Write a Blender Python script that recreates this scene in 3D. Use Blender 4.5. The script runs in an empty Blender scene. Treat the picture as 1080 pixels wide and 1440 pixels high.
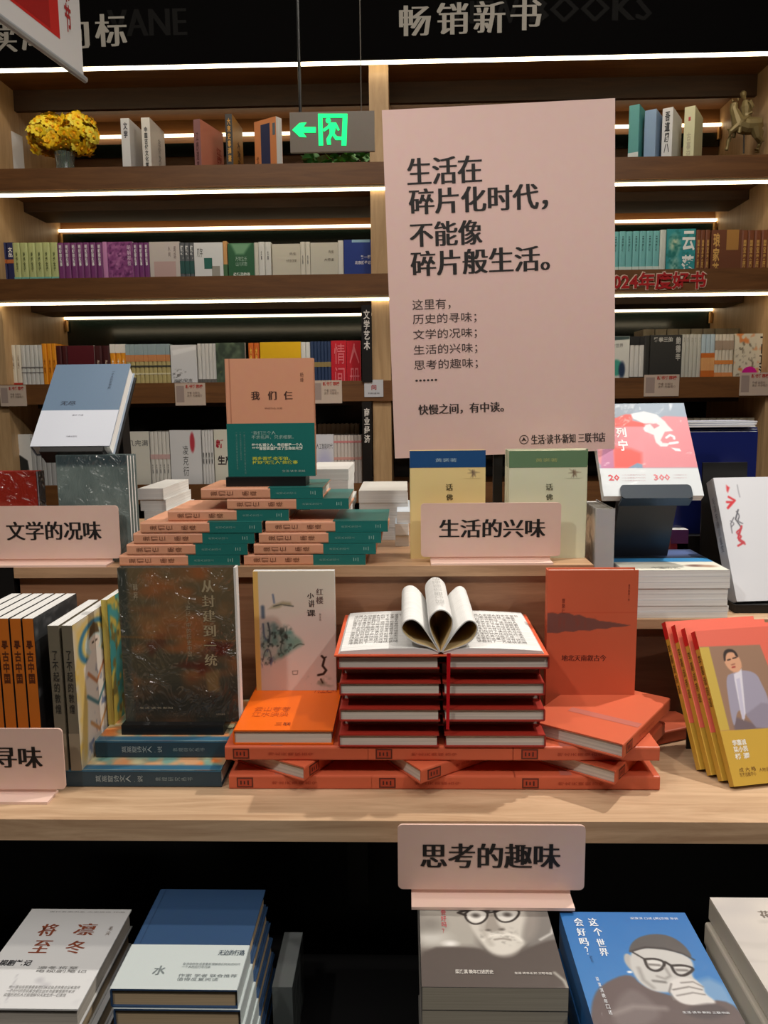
import bpy, math, random
import numpy as np
from mathutils import Matrix, Vector
S = bpy.context.scene
COL = S.collection
random.seed(7); np.random.seed(7)

# ------------------------------------------------------------ camera
F = 1100.; TH = math.radians(8.0); PS = math.radians(1.6); RO = math.radians(0.6)
CP = np.array([0, 0, 1.42])
_f = np.array([-math.sin(PS)*math.cos(TH), math.cos(PS)*math.cos(TH), -math.sin(TH)])
_r0 = np.array([math.cos(PS), math.sin(PS), 0]); _u0 = np.cross(_r0, _f)
_r = math.cos(RO)*_r0 - math.sin(RO)*_u0; _u = math.sin(RO)*_r0 + math.cos(RO)*_u0
def ray(x, y): return _f + _r*(x-540)/F - _u*(y-720)/F
def hY(x, y, Y): d = ray(x, y); return CP + d*(Y-CP[1])/d[1]
def hZ(x, y, Z): d = ray(x, y); return CP + d*(Z-CP[2])/d[2]
cam = bpy.data.cameras.new('camera'); camo = bpy.data.objects.new('camera', cam); COL.objects.link(camo)
camo.matrix_world = Matrix(((_r[0], _u[0], -_f[0], CP[0]), (_r[1], _u[1], -_f[1], CP[1]), (_r[2], _u[2], -_f[2], CP[2]), (0, 0, 0, 1)))
cam.sensor_fit = 'VERTICAL'; cam.sensor_height = 36; cam.lens = F/1440*36
cam.clip_start = .02
S.camera = camo
# ------------------------------------------------------------ world, lamps, exposure
W = bpy.data.worlds.new('world'); S.world = W; W.use_nodes = True
W.node_tree.nodes['Background'].inputs[0].default_value = (1, .93, .85, 1)
W.node_tree.nodes['Background'].inputs[1].default_value = .18
def lamp(name, kind, loc, aim, power, col, size=.1, spot=60, blend=.5, sy=None):
    l = bpy.data.lights.new(name, kind); l.energy = power; l.color = col
    if kind == 'AREA':
        l.size = size
        if sy: l.shape = 'RECTANGLE'; l.size_y = sy
    else: l.shadow_soft_size = size
    if kind == 'SPOT': l.spot_size = math.radians(spot); l.spot_blend = blend
    o = bpy.data.objects.new(name, l); COL.objects.link(o); o.location = loc
    o.rotation_euler = (Vector(aim)-Vector(loc)).to_track_quat('-Z', 'Y').to_euler()
    return o
lamp('spotlight_behind', 'SPOT', (1.15, 1.85, 3.2), (.1, 1.25, .95), 160, (1, .93, .84), .03, 60)
lamp('spotlight_front', 'SPOT', (1.5, -.25, 3.2), (.1, 1.25, .95), 84, (1, .92, .83), .035, 60)
lamp('spotlight_left', 'SPOT', (-1.25, -.1, 3.2), (-.25, 1.2, .9), 84, (1, .93, .85), .06, 60)
lamp('case_fill_left', 'AREA', (-.8, 1.25, 3.35), (-.7, 2.75, 2.0), 12, (1, .92, .8), .5, sy=.2)  # added fill, brightens the bookcase front from an unseen source
lamp('case_fill_right', 'AREA', (.8, 1.25, 3.35), (.7, 2.75, 2.0), 12, (1, .92, .8), .5, sy=.2)  # added fill like the left one, for the right bay and header
lamp('ceiling_panel', 'AREA', (0, .1, 3.3), (0, .6, 0), 18, (1, .95, .9), 1.6)
S.view_settings.view_transform = 'Standard'; S.view_settings.look = 'None'
S.view_settings.exposure = 0.0; S.view_settings.gamma = 1; S.view_settings.use_curve_mapping = False

# ------------------------------------------------------------ materials
def lin(c):
    r = []
    for v in c[:3]:
        v = v/255.; r.append(v/12.92 if v <= .04045 else ((v+.055)/1.055)**2.4)
    return tuple(r)+(1,)
_mats = {}
def mat(c, rough=.5, metal=0, emit=0, coat=0, bump=0):
    key = (tuple(c), rough, metal, emit, coat, bump)
    if key in _mats: return _mats[key]
    m = bpy.data.materials.new('surface'); m.use_nodes = True
    nt = m.node_tree; b = nt.nodes['Principled BSDF']
    b.inputs['Base Color'].default_value = lin(c); b.inputs['Roughness'].default_value = rough
    b.inputs['Metallic'].default_value = metal
    if coat: b.inputs['Coat Weight'].default_value = coat; b.inputs['Coat Roughness'].default_value = .12
    if emit:
        b.inputs['Emission Color'].default_value = lin(c); b.inputs['Emission Strength'].default_value = emit
    tc = nt.nodes.new('ShaderNodeTexCoord'); n = nt.nodes.new('ShaderNodeTexNoise'); n.inputs['Scale'].default_value = 60
    nt.links.new(tc.outputs['Object'], n.inputs['Vector'])
    if not emit and not metal:
        mx = nt.nodes.new('ShaderNodeMixRGB'); mx.inputs[0].default_value = .05; mx.blend_type = 'OVERLAY'
        mx.inputs[1].default_value = lin(c); nt.links.new(n.outputs['Color'], mx.inputs[2]); nt.links.new(mx.outputs[0], b.inputs['Base Color'])
    if bump:
        n2 = nt.nodes.new('ShaderNodeTexNoise'); n2.inputs['Scale'].default_value = 22; n2.inputs['Detail'].default_value = 1; n2.inputs['Distortion'].default_value = 1.5
        nt.links.new(tc.outputs['Object'], n2.inputs['Vector'])
        bp = nt.nodes.new('ShaderNodeBump'); bp.inputs['Strength'].default_value = bump; bp.inputs['Distance'].default_value = .01
        nt.links.new(n2.outputs['Fac'], bp.inputs['Height'])
        nt.links.new(bp.outputs[0], b.inputs['Coat Normal' if coat else 'Normal'])
    _mats[key] = m; return m
def wood(c1, c2, rough=.45, scale=(1.2, 14, 14), seed=0):
    m = bpy.data.materials.new('wood'); m.use_nodes = True; nt = m.node_tree; b = nt.nodes['Principled BSDF']
    tc = nt.nodes.new('ShaderNodeTexCoord'); mp = nt.nodes.new('ShaderNodeMapping')
    mp.inputs['Scale'].default_value = scale; mp.inputs['Location'].default_value = (seed, seed*.7, 0)
    n = nt.nodes.new('ShaderNodeTexNoise'); n.inputs['Scale'].default_value = 3.2; n.inputs['Detail'].default_value = 9; n.inputs['Roughness'].default_value = .65; n.inputs['Distortion'].default_value = .8
    r = nt.nodes.new('ShaderNodeValToRGB'); r.color_ramp.elements[0].position = .3; r.color_ramp.elements[1].position = .72
    r.color_ramp.elements[0].color = lin(c1); r.color_ramp.elements[1].color = lin(c2)
    nt.links.new(tc.outputs['Object'], mp.inputs[0]); nt.links.new(mp.outputs[0], n.inputs[0]); nt.links.new(n.outputs[0], r.inputs[0])
    nt.links.new(r.outputs[0], b.inputs['Base Color']); b.inputs['Roughness'].default_value = rough
    bp = nt.nodes.new('ShaderNodeBump'); bp.inputs['Strength'].default_value = .12; bp.inputs['Distance'].default_value = .002
    nt.links.new(n.outputs[0], bp.inputs['Height']); nt.links.new(bp.outputs[0], b.inputs['Normal'])
    return m
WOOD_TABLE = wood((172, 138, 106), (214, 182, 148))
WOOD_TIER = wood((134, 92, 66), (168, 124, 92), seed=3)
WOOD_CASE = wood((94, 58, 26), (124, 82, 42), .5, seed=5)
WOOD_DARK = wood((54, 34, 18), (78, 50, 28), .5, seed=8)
WOOD_V = wood((176, 142, 100), (206, 172, 128), .5, (14, 14, 1.2), seed=2)
HEADER = mat((7, 6, 6), .9); HEADER.node_tree.nodes['Principled BSDF'].inputs['Specular IOR Level'].default_value = .05
BLACK = mat((12, 12, 13), .45); BLACKM = mat((22, 23, 25), .35)
GLASS_DARK = mat((20, 30, 27), .12)
def page_mat(c):
    m = bpy.data.materials.new('paper_edges'); m.use_nodes = True; nt = m.node_tree; b = nt.nodes['Principled BSDF']
    tc = nt.nodes.new('ShaderNodeTexCoord'); mp = nt.nodes.new('ShaderNodeMapping'); mp.inputs['Scale'].default_value = (3, 900, 3)
    n = nt.nodes.new('ShaderNodeTexNoise'); n.inputs['Scale'].default_value = 1; n.inputs['Detail'].default_value = 3
    r = nt.nodes.new('ShaderNodeValToRGB'); r.color_ramp.elements[0].position = .3; r.color_ramp.elements[1].position = .7
    r.color_ramp.elements[0].color = lin([v*.84 for v in c]); r.color_ramp.elements[1].color = lin(c)
    nt.links.new(tc.outputs['Object'], mp.inputs[0]); nt.links.new(mp.outputs[0], n.inputs[0]); nt.links.new(n.outputs[0], r.inputs[0])
    nt.links.new(r.outputs[0], b.inputs['Base Color']); b.inputs['Roughness'].default_value = .85
    return m
PAGE = page_mat((226, 218, 206)); PAGE_W = page_mat((240, 240, 238)); PAGE_C = page_mat((214, 188, 150))
def attr_mat(rough, coat=0, bump=0):
    m = bpy.data.materials.new('printed_cover'); m.use_nodes = True; nt = m.node_tree; b = nt.nodes['Principled BSDF']
    a = nt.nodes.new('ShaderNodeAttribute'); a.attribute_name = 'Col'
    nt.links.new(a.outputs['Color'], b.inputs['Base Color']); b.inputs['Roughness'].default_value = rough
    if coat:
        b.inputs['Coat Weight'].default_value = coat; b.inputs['Coat Roughness'].default_value = .1
        tc = nt.nodes.new('ShaderNodeTexCoord'); n2 = nt.nodes.new('ShaderNodeTexNoise'); n2.inputs['Scale'].default_value = bump[1]; n2.inputs['Detail'].default_value = 2; n2.inputs['Distortion'].default_value = 2
        nt.links.new(tc.outputs['Object'], n2.inputs['Vector'])
        bp = nt.nodes.new('ShaderNodeBump'); bp.inputs['Strength'].default_value = bump[0]; bp.inputs['Distance'].default_value = .02
        nt.links.new(n2.outputs['Fac'], bp.inputs['Height']); nt.links.new(bp.outputs[0], b.inputs['Coat Normal'])
    return m
PRINT = attr_mat(.45); PRINT_GLOSS = attr_mat(.42, .22, (.25, 3)); PRINT_WRAP = attr_mat(.4, 1, (.9, 5))

# ------------------------------------------------------------ mesh helpers
class MB:
    def __init__(s): s.v = []; s.f = []; s.m = []
    def box(s, a, b, mi=0):
        k = len(s.v); x0, y0, z0 = a; x1, y1, z1 = b
        s.v += [(x0,y0,z0),(x1,y0,z0),(x1,y1,z0),(x0,y1,z0),(x0,y0,z1),(x1,y0,z1),(x1,y1,z1),(x0,y1,z1)]
        for q in ((0,3,2,1),(4,5,6,7),(0,1,5,4),(1,2,6,5),(2,3,7,6),(3,0,4,7)): s.f.append([k+i for i in q]); s.m.append(mi)
        return s
    def prism(s, pts, h0, h1, axis=2, mi=0):
        """extrude a 2D outline along an axis; pts are the other two coords in cyclic order"""
        k = len(s.v); n = len(pts)
        def mk(p, h):
            if axis == 2: return (p[0], p[1], h)
            if axis == 1: return (p[0], h, p[1])
            return (h, p[0], p[1])
        s.v += [mk(p, h0) for p in pts]+[mk(p, h1) for p in pts]
        s.f.append([k+i for i in range(n)][::-1]); s.m.append(mi)
        s.f.append([k+n+i for i in range(n)]); s.m.append(mi)
        for i in range(n):
            j = (i+1) % n; s.f.append([k+i, k+j, k+n+j, k+n+i]); s.m.append(mi)
        return s
    def quad(s, a, b, c, d, mi=0):
        k = len(s.v); s.v += [tuple(a), tuple(b), tuple(c), tuple(d)]; s.f.append([k, k+1, k+2, k+3]); s.m.append(mi); return s
    def tube(s, pts, r, n=8, mi=0, rad=None):
        k = len(s.v); pts = [Vector(p) for p in pts]
        for i, p in enumerate(pts):
            d = (pts[min(i+1, len(pts)-1)]-pts[max(i-1, 0)]).normalized()
            a = d.cross(Vector((0, 0, 1)) if abs(d.z) < .9 else Vector((1, 0, 0))).normalized(); b = d.cross(a)
            rr = rad[i] if rad else r
            for j in range(n):
                t = 2*math.pi*j/n; s.v.append(tuple(p+a*rr*math.cos(t)+b*rr*math.sin(t)))
        for i in range(len(pts)-1):
            for j in range(n):
                s.f.append([k+i*n+j, k+i*n+(j+1) % n, k+(i+1)*n+(j+1) % n, k+(i+1)*n+j]); s.m.append(mi)
        s.f.append([k+j for j in range(n)][::-1]); s.m.append(mi)
        s.f.append([k+(len(pts)-1)*n+j for j in range(n)]); s.m.append(mi)
        return s
    def mesh(s, name, mats):
        m = bpy.data.meshes.new(name); m.from_pydata(s.v, [], s.f)
        for a in (mats if isinstance(mats, (list, tuple)) else [mats]): m.materials.append(a)
        m.polygons.foreach_set('material_index', s.m); m.update()
        import bmesh
        bm = bmesh.new(); bm.from_mesh(m); bmesh.ops.recalc_face_normals(bm, faces=bm.faces); bm.to_mesh(m); bm.free()
        return m
def obj(name, me, parent=None, mw=None):
    o = bpy.data.objects.new(name, me); COL.objects.link(o)
    if parent is not None: o.parent = parent
    if mw is not None: o.matrix_basis = mw
    return o
def tag(o, label, cat, group=None):
    o['label'] = label; o['category'] = cat
    if group: o['group'] = group
    return o
def thing(name, label, cat, group=None, loc=(0, 0, 0)):
    o = bpy.data.objects.new(name, None); COL.objects.link(o); o.location = loc; o.empty_display_size = .05
    return tag(o, label, cat, group)
def struct(name, me): o = obj(name, me); o['kind'] = 'structure'; return o
def dup(o, parent=None, label=None):
    c = o.copy(); COL.objects.link(c); c.parent = parent
    c.matrix_basis = o.matrix_basis
    if label: c['label'] = label
    for ch in list(o.children): dup(ch, c)
    return c
def rounded(w, h, r, n=5, x0=0, z0=0):
    p = []
    for cx, cz, a0 in ((w-r, r, -90), (w-r, h-r, 0), (r, h-r, 90), (r, r, 180)):
        for i in range(n+1):
            a = math.radians(a0+90*i/n); p.append((x0+cx+r*math.cos(a), z0+cz+r*math.sin(a)))
    return p

# ------------------------------------------------------------ lettering
_txt = {}
def text_mesh(s, color, rough=.6, style='song', emit=0, res=2):
    key = (s, tuple(color), style, emit, res, rough)
    if key in _txt: return _txt[key]
    c = bpy.data.curves.new('t', 'FONT'); c.body = s; c.size = 1; c.resolution_u = res; c.align_x = 'LEFT'; c.space_line = 1.05
    if style == 'song': c.offset = -.006
    elif style == 'bold': c.offset = .028
    elif style == 'fat': c.offset = .06
    o = bpy.data.objects.new('t', c); COL.objects.link(o)
    dg = bpy.context.evaluated_depsgraph_get(); m = bpy.data.meshes.new_from_object(o.evaluated_get(dg))
    bpy.data.objects.remove(o); bpy.data.curves.remove(c)
    n = len(m.vertices); co = np.zeros(n*3); m.vertices.foreach_get('co', co); co = co.reshape(-1, 3)
    faces = [list(p.vertices) for p in m.polygons]; bpy.data.meshes.remove(m)
    if style == 'song':      # heavy uprights and thin level strokes, as in a Song-style face
        vs = []; fs = []
        for k in range(5):
            q = co.copy(); q[:, 0] += k*.019; q[:, 2] += k*1e-5; vs.append(q); fs += [[i+k*n for i in f] for f in faces]
        co = np.vstack(vs); faces = fs
    mn = co.min(0); mx = co.max(0); co[:, 0] = (co[:, 0]-mn[0])/(mx[0]-mn[0]); co[:, 1] = (co[:, 1]-mx[1])/(mx[1]-mn[1])
    me = bpy.data.meshes.new('lettering'); me.from_pydata(co.tolist(), [], faces)
    me.materials.append(mat(color, rough, 0, emit)); me.update()
    _txt[key] = me; return me
def face_matrix(O, R, D, x, y, sx, sy, e):
    O = Vector(O); R = Vector(R); U = -Vector(D); N = R.cross(U)
    P = O+R*x-U*y+N*e
    return Matrix(((R.x*sx, U.x*sy, N.x, P.x), (R.y*sx, U.y*sy, N.y, P.y), (R.z*sx, U.z*sy, N.z, P.z), (0, 0, 0, 1)))
def letter(parent, fr, s, rect, color, style='plain', emit=0, e=.0007, name='lettering', vertical=False, res=1, rough=.6):
    """fr=(O,R,D,w,h); rect in fractions of the face (u0,v0,u1,v1)"""
    if vertical: s = '\n'.join(s)
    O, R, D, w, h = fr; x0, y0, x1, y1 = rect
    return obj(name, text_mesh(s, color, rough, style, emit, res), parent, face_matrix(O, R, D, x0*w, y0*h, (x1-x0)*w, (y1-y0)*h, e))
# ------------------------------------------------------------ painted covers (colour per vertex of a flat grid)
def noise2(x, y, seed):
    rs = np.random.RandomState(seed); g = rs.rand(64, 64)
    xi = np.floor(x).astype(int); yi = np.floor(y).astype(int); fx = x-xi; fy = y-yi
    fx = fx*fx*(3-2*fx); fy = fy*fy*(3-2*fy)
    a = g[xi % 64, yi % 64]; b = g[(xi+1) % 64, yi % 64]; c = g[xi % 64, (yi+1) % 64]; d = g[(xi+1) % 64, (yi+1) % 64]
    return (a*(1-fx)+b*fx)*(1-fy)+(c*(1-fx)+d*fx)*fy
def seg_dist(X, Y, a, b):
    ax, ay = a; bx, by = b; dx = bx-ax; dy = by-ay; L = dx*dx+dy*dy+1e-12
    t = np.clip(((X-ax)*dx+(Y-ay)*dy)/L, 0, 1); return np.hypot(X-ax-t*dx, Y-ay-t*dy)
def paint(ops, aspect, nx=90):
    ny = int(nx*aspect); u = np.linspace(0, 1, nx+1); v = np.linspace(0, aspect, ny+1); X, Y = np.meshgrid(u, v)
    C = np.ones(X.shape+(3,))*.5
    def blend(al, c):
        al = np.clip(al, 0, 1)[..., None]; C[:] = C*(1-al)+np.array(c, float)/255*al
    for op in ops:
        k = op[0]
        if k == 'spoly':            # same as poly with its corners cut smooth
            q = list(op[1])
            for _ in range(2): q = [((1-f)*q[i][0]+f*q[(i+1) % len(q)][0], (1-f)*q[i][1]+f*q[(i+1) % len(q)][1]) for i in range(len(q)) for f in (.25, .75)]
            op = ('poly', q)+tuple(op[2:]); k = 'poly'
        if k == 'sline':
            q = list(op[1])
            for _ in range(2): q = [q[0]]+[((1-f)*q[i][0]+f*q[i+1][0], (1-f)*q[i][1]+f*q[i+1][1]) for i in range(len(q)-1) for f in (.25, .75)]+[q[-1]]
            op = ('line', q)+tuple(op[2:]); k = 'line'
        if k == 'bg': C[:] = np.array(op[1], float)/255
        elif k == 'grad':
            t = (Y/aspect)[..., None]; C[:] = (np.array(op[1])*(1-t)+np.array(op[2])*t)/255
        elif k == 'el':
            _, cu, cv, ru, rv, rot, c, soft = op[:8]; a = math.radians(rot); dx = X-cu; dy = Y-cv*aspect; rv = rv*aspect
            px = dx*math.cos(a)+dy*math.sin(a); py = -dx*math.sin(a)+dy*math.cos(a)
            d = (np.sqrt((px/ru)**2+(py/rv)**2)-1)*min(ru, rv); blend((.5-d/soft)*(op[8] if len(op) > 8 else 1), c)
        elif k == 'poly':
            _, pts, c, soft = op[:4]; P = [(p[0], p[1]*aspect) for p in pts]; n = len(P)
            d = np.full(X.shape, 9.); ins = np.zeros(X.shape, bool)
            for i in range(n):
                a = P[i]; b = P[(i+1) % n]; d = np.minimum(d, seg_dist(X, Y, a, b))
                if a[1] != b[1]:
                    cr = ((a[1] > Y) != (b[1] > Y)) & (X < (b[0]-a[0])*(Y-a[1])/(b[1]-a[1])+a[0]); ins ^= cr
            d = np.where(ins, -d, d); blend((.5-d/soft)*(op[4] if len(op) > 4 else 1), c)
        elif k == 'line':
            _, pts, wd, c, soft = op[:5]; P = [(p[0], p[1]*aspect) for p in pts]; d = np.full(X.shape, 9.)
            for a, b in zip(P[:-1], P[1:]): d = np.minimum(d, seg_dist(X, Y, a, b))
            blend((.5-(d-wd)/soft)*(op[5] if len(op) > 5 else 1), c)
        elif k == 'noise':
            _, sx, sy, c, lo, hi, seed = op[:7]; n = noise2(X*sx+seed, Y*sy+seed, seed)*.6+noise2(X*sx*2.3, Y*sy*2.3, seed+1)*.4
            al = (n-lo)/(hi-lo)
            if len(op) > 7:
                u0, v0, u1, v1 = op[7]; al = np.clip(al, 0, 1)*np.clip((X-u0)*12, 0, 1)*np.clip((u1-X)*12, 0, 1)*np.clip((Y/aspect-v0)*12, 0, 1)*np.clip((v1-Y/aspect)*12, 0, 1)
            blend(al, c)
    Cl = np.where(C <= .04045, C/12.92, ((C+.055)/1.055)**2.4)
    verts = np.stack([X, -Y/aspect, np.zeros_like(X)], -1).reshape(-1, 3)
    idx = np.arange((nx+1)*(ny+1)).reshape(ny+1, nx+1)
    f = np.stack([idx[1:, :-1], idx[1:, 1:], idx[:-1, 1:], idx[:-1, :-1]], -1).reshape(-1, 4)
    me = bpy.data.meshes.new('printed_cover'); me.from_pydata(verts.tolist(), [], f.tolist())
    ca = me.color_attributes.new('Col', 'FLOAT_COLOR', 'POINT')
    ca.data.foreach_set('color', np.concatenate([Cl.reshape(-1, 3), np.ones((len(verts), 1))], 1).ravel().astype(np.float32))
    return me
def art(parent, fr, ops, nx=90, m=None, e=.0004, rect=(0, 0, 1, 1), name='cover_print'):
    O, R, D, w, h = fr; x0, y0, x1, y1 = rect
    me = ops if not isinstance(ops, list) else paint(ops, (y1-y0)*h/((x1-x0)*w), nx)
    if not me.materials: me.materials.append(m or PRINT)
    return obj(name, me, parent, face_matrix(O, R, D, x0*w, y0*h, (x1-x0)*w, (y1-y0)*h, e))
_flat = {}
def flat(parent, fr, rect, c, e=.0003, rough=.5, name='colour_panel', coat=0):
    key = (tuple(c), rough, coat)
    if key not in _flat:
        m = bpy.data.meshes.new('flat'); m.from_pydata([(0,0,0),(0,-1,0),(1,-1,0),(1,0,0)], [], [(0,1,2,3)]); m.materials.append(mat(c, rough, coat=coat)); _flat[key] = m
    O, R, D, w, h = fr; x0, y0, x1, y1 = rect
    return obj(name, _flat[key], parent, face_matrix(O, R, D, x0*w, y0*h, (x1-x0)*w, (y1-y0)*h, e))

# ------------------------------------------------------------ the book
INFO = {}
def book(name, label, group, w, h, t, cover, pages=None, hard=True, rough=.45, coat=0, bump=0):
    """spine on the x=0 side, front cover faces -y, foot at z=0"""
    root = thing(name, label, 'book', group); pages = pages or PAGE
    m = cover if not isinstance(cover, tuple) else mat(cover, rough, coat=coat, bump=bump)
    b = .0022 if hard else .0005; ov = .003 if hard else 0; c = min(.003, t*.2) if hard else .0008
    out = [(w,0),(c,0),(c*.3,c*.3),(0,c),(0,t-c),(c*.3,t-c*.3),(c,t),(w,t),(w,t-b),(b,t-b),(b,b),(w,b)]
    obj('cover', MB().prism(out, 0, h).mesh('cover', m), root)
    obj('page_block', MB().box((b+.0002, b+.0001, ov), (w-ov-.0002, t-b-.0001, h-ov-(.0002 if ov else -.0001))).mesh('page_block', pages), root)
    INFO[root.name] = (w, h, t); return root
def fr_front(w, h, t): return ((0, 0, h), (1, 0, 0), (0, 0, -1), w, h)
def fr_spine(w, h, t): return ((0, t, h), (0, -1, 0), (0, 0, -1), t, h)
def FF(r): return fr_front(*INFO[r.name])
def FS(r): return fr_spine(*INFO[r.name])
MODES = {'stand': ((1,0,0),(0,1,0),(0,0,1)), 'spine': ((0,1,0),(0,0,-1),(-1,0,0)), 'foot': ((1,0,0),(0,0,-1),(0,1,0)),
         'head': ((-1,0,0),(0,0,-1),(0,-1,0)), 'side': ((0,1,0),(-1,0,0),(0,0,1))}
def setM(root, ex, ey, ez, al, aw):
    ex, ey, ez = Vector(ex), Vector(ey), Vector(ez); al = Vector(al); o = Vector(aw)-(ex*al.x+ey*al.y+ez*al.z)
    root.matrix_basis = Matrix(((ex.x, ey.x, ez.x, o.x), (ex.y, ey.y, ez.y, o.y), (ex.z, ey.z, ez.z, o.z), (0,0,0,1)))
    return root
def pose(root, mode, aw, yaw=0, dims=None, pivot=None):
    w, h, t = dims or INFO[root.name]
    al = {'stand': (0,0,0), 'spine': (0,t,h), 'foot': (0,t,0), 'head': (w,t,h), 'side': (0,t,0)}[mode]
    if pivot: al = pivot
    q = Matrix.Rotation(math.radians(yaw), 3, 'Z'); e = [q @ Vector(v) for v in MODES[mode]]
    return setM(root, e[0], e[1], e[2], al, aw)
def lean(root, BL, px, corner='TL', yaw=0, dims=None):
    """lean a standing book back until its upper corner lies on the sight line of px"""
    w, h, t = dims or INFO[root.name]; q = math.radians(yaw); ex = np.array([math.cos(q), math.sin(q), 0]); BL = np.array(BL, float)
    base = BL if corner == 'TL' else BL+ex*w
    d = ray(*px); d = d/np.linalg.norm(d); o = CP-base; b = d@o; c = o@o-h*h; disc = b*b-c
    s = -b+math.sqrt(disc) if disc > 0 else -b
    ez = CP+d*s-base; ez -= ex*(ez@ex); ez /= np.linalg.norm(ez); ey = np.cross(ez, ex)
    setM(root, ex, ey, ez, (0, 0, 0), BL)
    return root
def uvfun(root):
    """where a point of the photograph falls on this book's front cover, as fractions of it"""
    w, h, t = INFO[root.name]; M = np.array(root.matrix_basis); O = M[:3, 3]+M[:3, 2]*h; R = M[:3, 0]; D = -M[:3, 2]; N = np.cross(R, D)
    def f(x, y):
        d = ray(x, y); s = ((O-CP)@N)/(d@N); P = CP+d*s-O; return (P@R/w, P@D/h)
    return f
ORD = ['lowest', 'second', 'third', 'fourth', 'fifth', 'sixth', 'seventh', 'eighth', 'ninth', 'tenth', 'eleventh', 'twelfth']
# ============================================================ ROOM
struct('floor', MB().box((-4,-3,-.05),(4,4,0)).mesh('floor', mat((70,64,58),.35)))
struct('ceiling', MB().box((-4,-3,3.6),(4,4,3.65)).mesh('ceiling', mat((26,24,23),.8)))
struct('wall_back', MB().box((-4,3.42,0),(4,3.5,3.6)).mesh('wall_back', mat((20,18,17),.7)))
struct('wall_left', MB().box((-4.05,-3,0),(-4,3.5,3.6)).mesh('wall_left', mat((120,105,88),.8)))
struct('wall_right', MB().box((4,-3,0),(4.05,3.5,3.6)).mesh('wall_right', mat((120,105,88),.8)))
struct('wall_front', MB().box((-4,-3.05,0),(4,-3,3.6)).mesh('wall_front', mat((110,98,84),.8)))
# ============================================================ BOOKCASE
YF, YB = 2.75, 3.30
PIL = [(-2.76,-2.70), (-1.46,-1.398), (-.112,-.048), (1.24,1.304), (2.55,2.61)]
SHZ = [2.212, 1.852, 1.494, 1.138, .78, .42]        # tops of the shelf fronts
LIP = .03
bc = thing('bookcase', 'tall brown wooden bookcase with lit shelves across the back', 'bookcase', loc=(0, YF, 0))
def part(name, me, parent): o = obj(name, me, parent); o.matrix_parent_inverse = Matrix.Translation(-parent.location); return o
for a, b in PIL:
    part('divider', MB().box((a, YF+.002, .05), (b, YB, 2.60)).mesh('divider', WOOD_V), bc)
LEDM = mat((255, 236, 196), .5, emit=7)
LEDB = mat((255, 232, 190), .5, emit=4)
for i, z in enumerate(SHZ):
    for (a0, a), (b, b1) in zip(PIL[:-1], PIL[1:]):
        pass
    part('shelf_front', MB().box((PIL[0][0], YF-.012, z-.07), (PIL[-1][1], YF, z)).mesh('shelf_front', WOOD_CASE), bc)
    for (a0, a), (b, b1) in zip(PIL[:-1], PIL[1:]):
        part('shelf_board', MB().box((a+.0005, YF+.002, z-LIP-.022), (b-.0005, YB-.002, z-LIP)).mesh('shelf_board', WOOD_CASE), bc)
        if i < 5:
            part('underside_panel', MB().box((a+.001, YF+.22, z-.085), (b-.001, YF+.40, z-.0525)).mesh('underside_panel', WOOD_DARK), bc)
    if i < 2: part('strip_holder', MB().box((PIL[0][0], YF-.006, z-.0798), (PIL[-1][1], YF+.0015, z-.0702)).mesh('strip_holder', mat((150,140,120),.5)), bc)
    if i < 2: part('light_strip', MB().box((PIL[0][0], YF-.008, z-.087), (PIL[-1][1], YF+.006, z-.080)).mesh('light_strip', LEDM), bc)
part('header_board', MB().box((PIL[0][0], YF-.03, 2.522), (PIL[-1][1], YF, 3.30)).mesh('header_board', HEADER), bc)
part('light_strip', MB().box((PIL[0][0], YF-.028, 2.5125), (PIL[-1][1], YF-.016, 2.5205)).mesh('light_strip', LEDM), bc)
for (a0, a), (b, b1) in zip(PIL[:-1], PIL[1:]):
    part('top_board', MB().box((a+.0005, YF+.002, 2.54), (b-.0005, YB-.002, 2.58)).mesh('top_board', WOOD_CASE), bc)
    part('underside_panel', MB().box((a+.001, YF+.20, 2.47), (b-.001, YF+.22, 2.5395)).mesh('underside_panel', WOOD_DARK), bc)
    for i, zt in enumerate([2.54, SHZ[0]-.0525, SHZ[1]-.0525, SHZ[2]-.0525]):
        zb = SHZ[i]-LIP
        me = GLASS_DARK if i >= 2 else WOOD_CASE
        part('back_panel', MB().box((a+.001, YB-.02, zb+.0005), (b-.001, YB-.003, zt-.0005)).mesh('back_panel', me), bc)
        if i < 2: part('dark_rail', MB().box((a+.001, YB-.03, zt-.11 if i else 2.40), (b-.001, YB-.0205, zt-.05 if i else 2.45)).mesh('dark_rail', GLASS_DARK), bc)
        if i < 3:
            zl = [2.474, 2.118, 1.772][i]
            part('light_strip', MB().box((a+.002, YB-.045, zl-.002), (b-.002, YB-.031, zl+.007)).mesh('light_strip', LEDB), bc)
            for xx in (a+.004, b-.012): part('strip_bracket', MB().box((xx, YB-.05, zl-.05), (xx+.008, YB-.0305, zl-.008)).mesh('strip_bracket', mat((196,150,90),.4)), bc)
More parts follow.
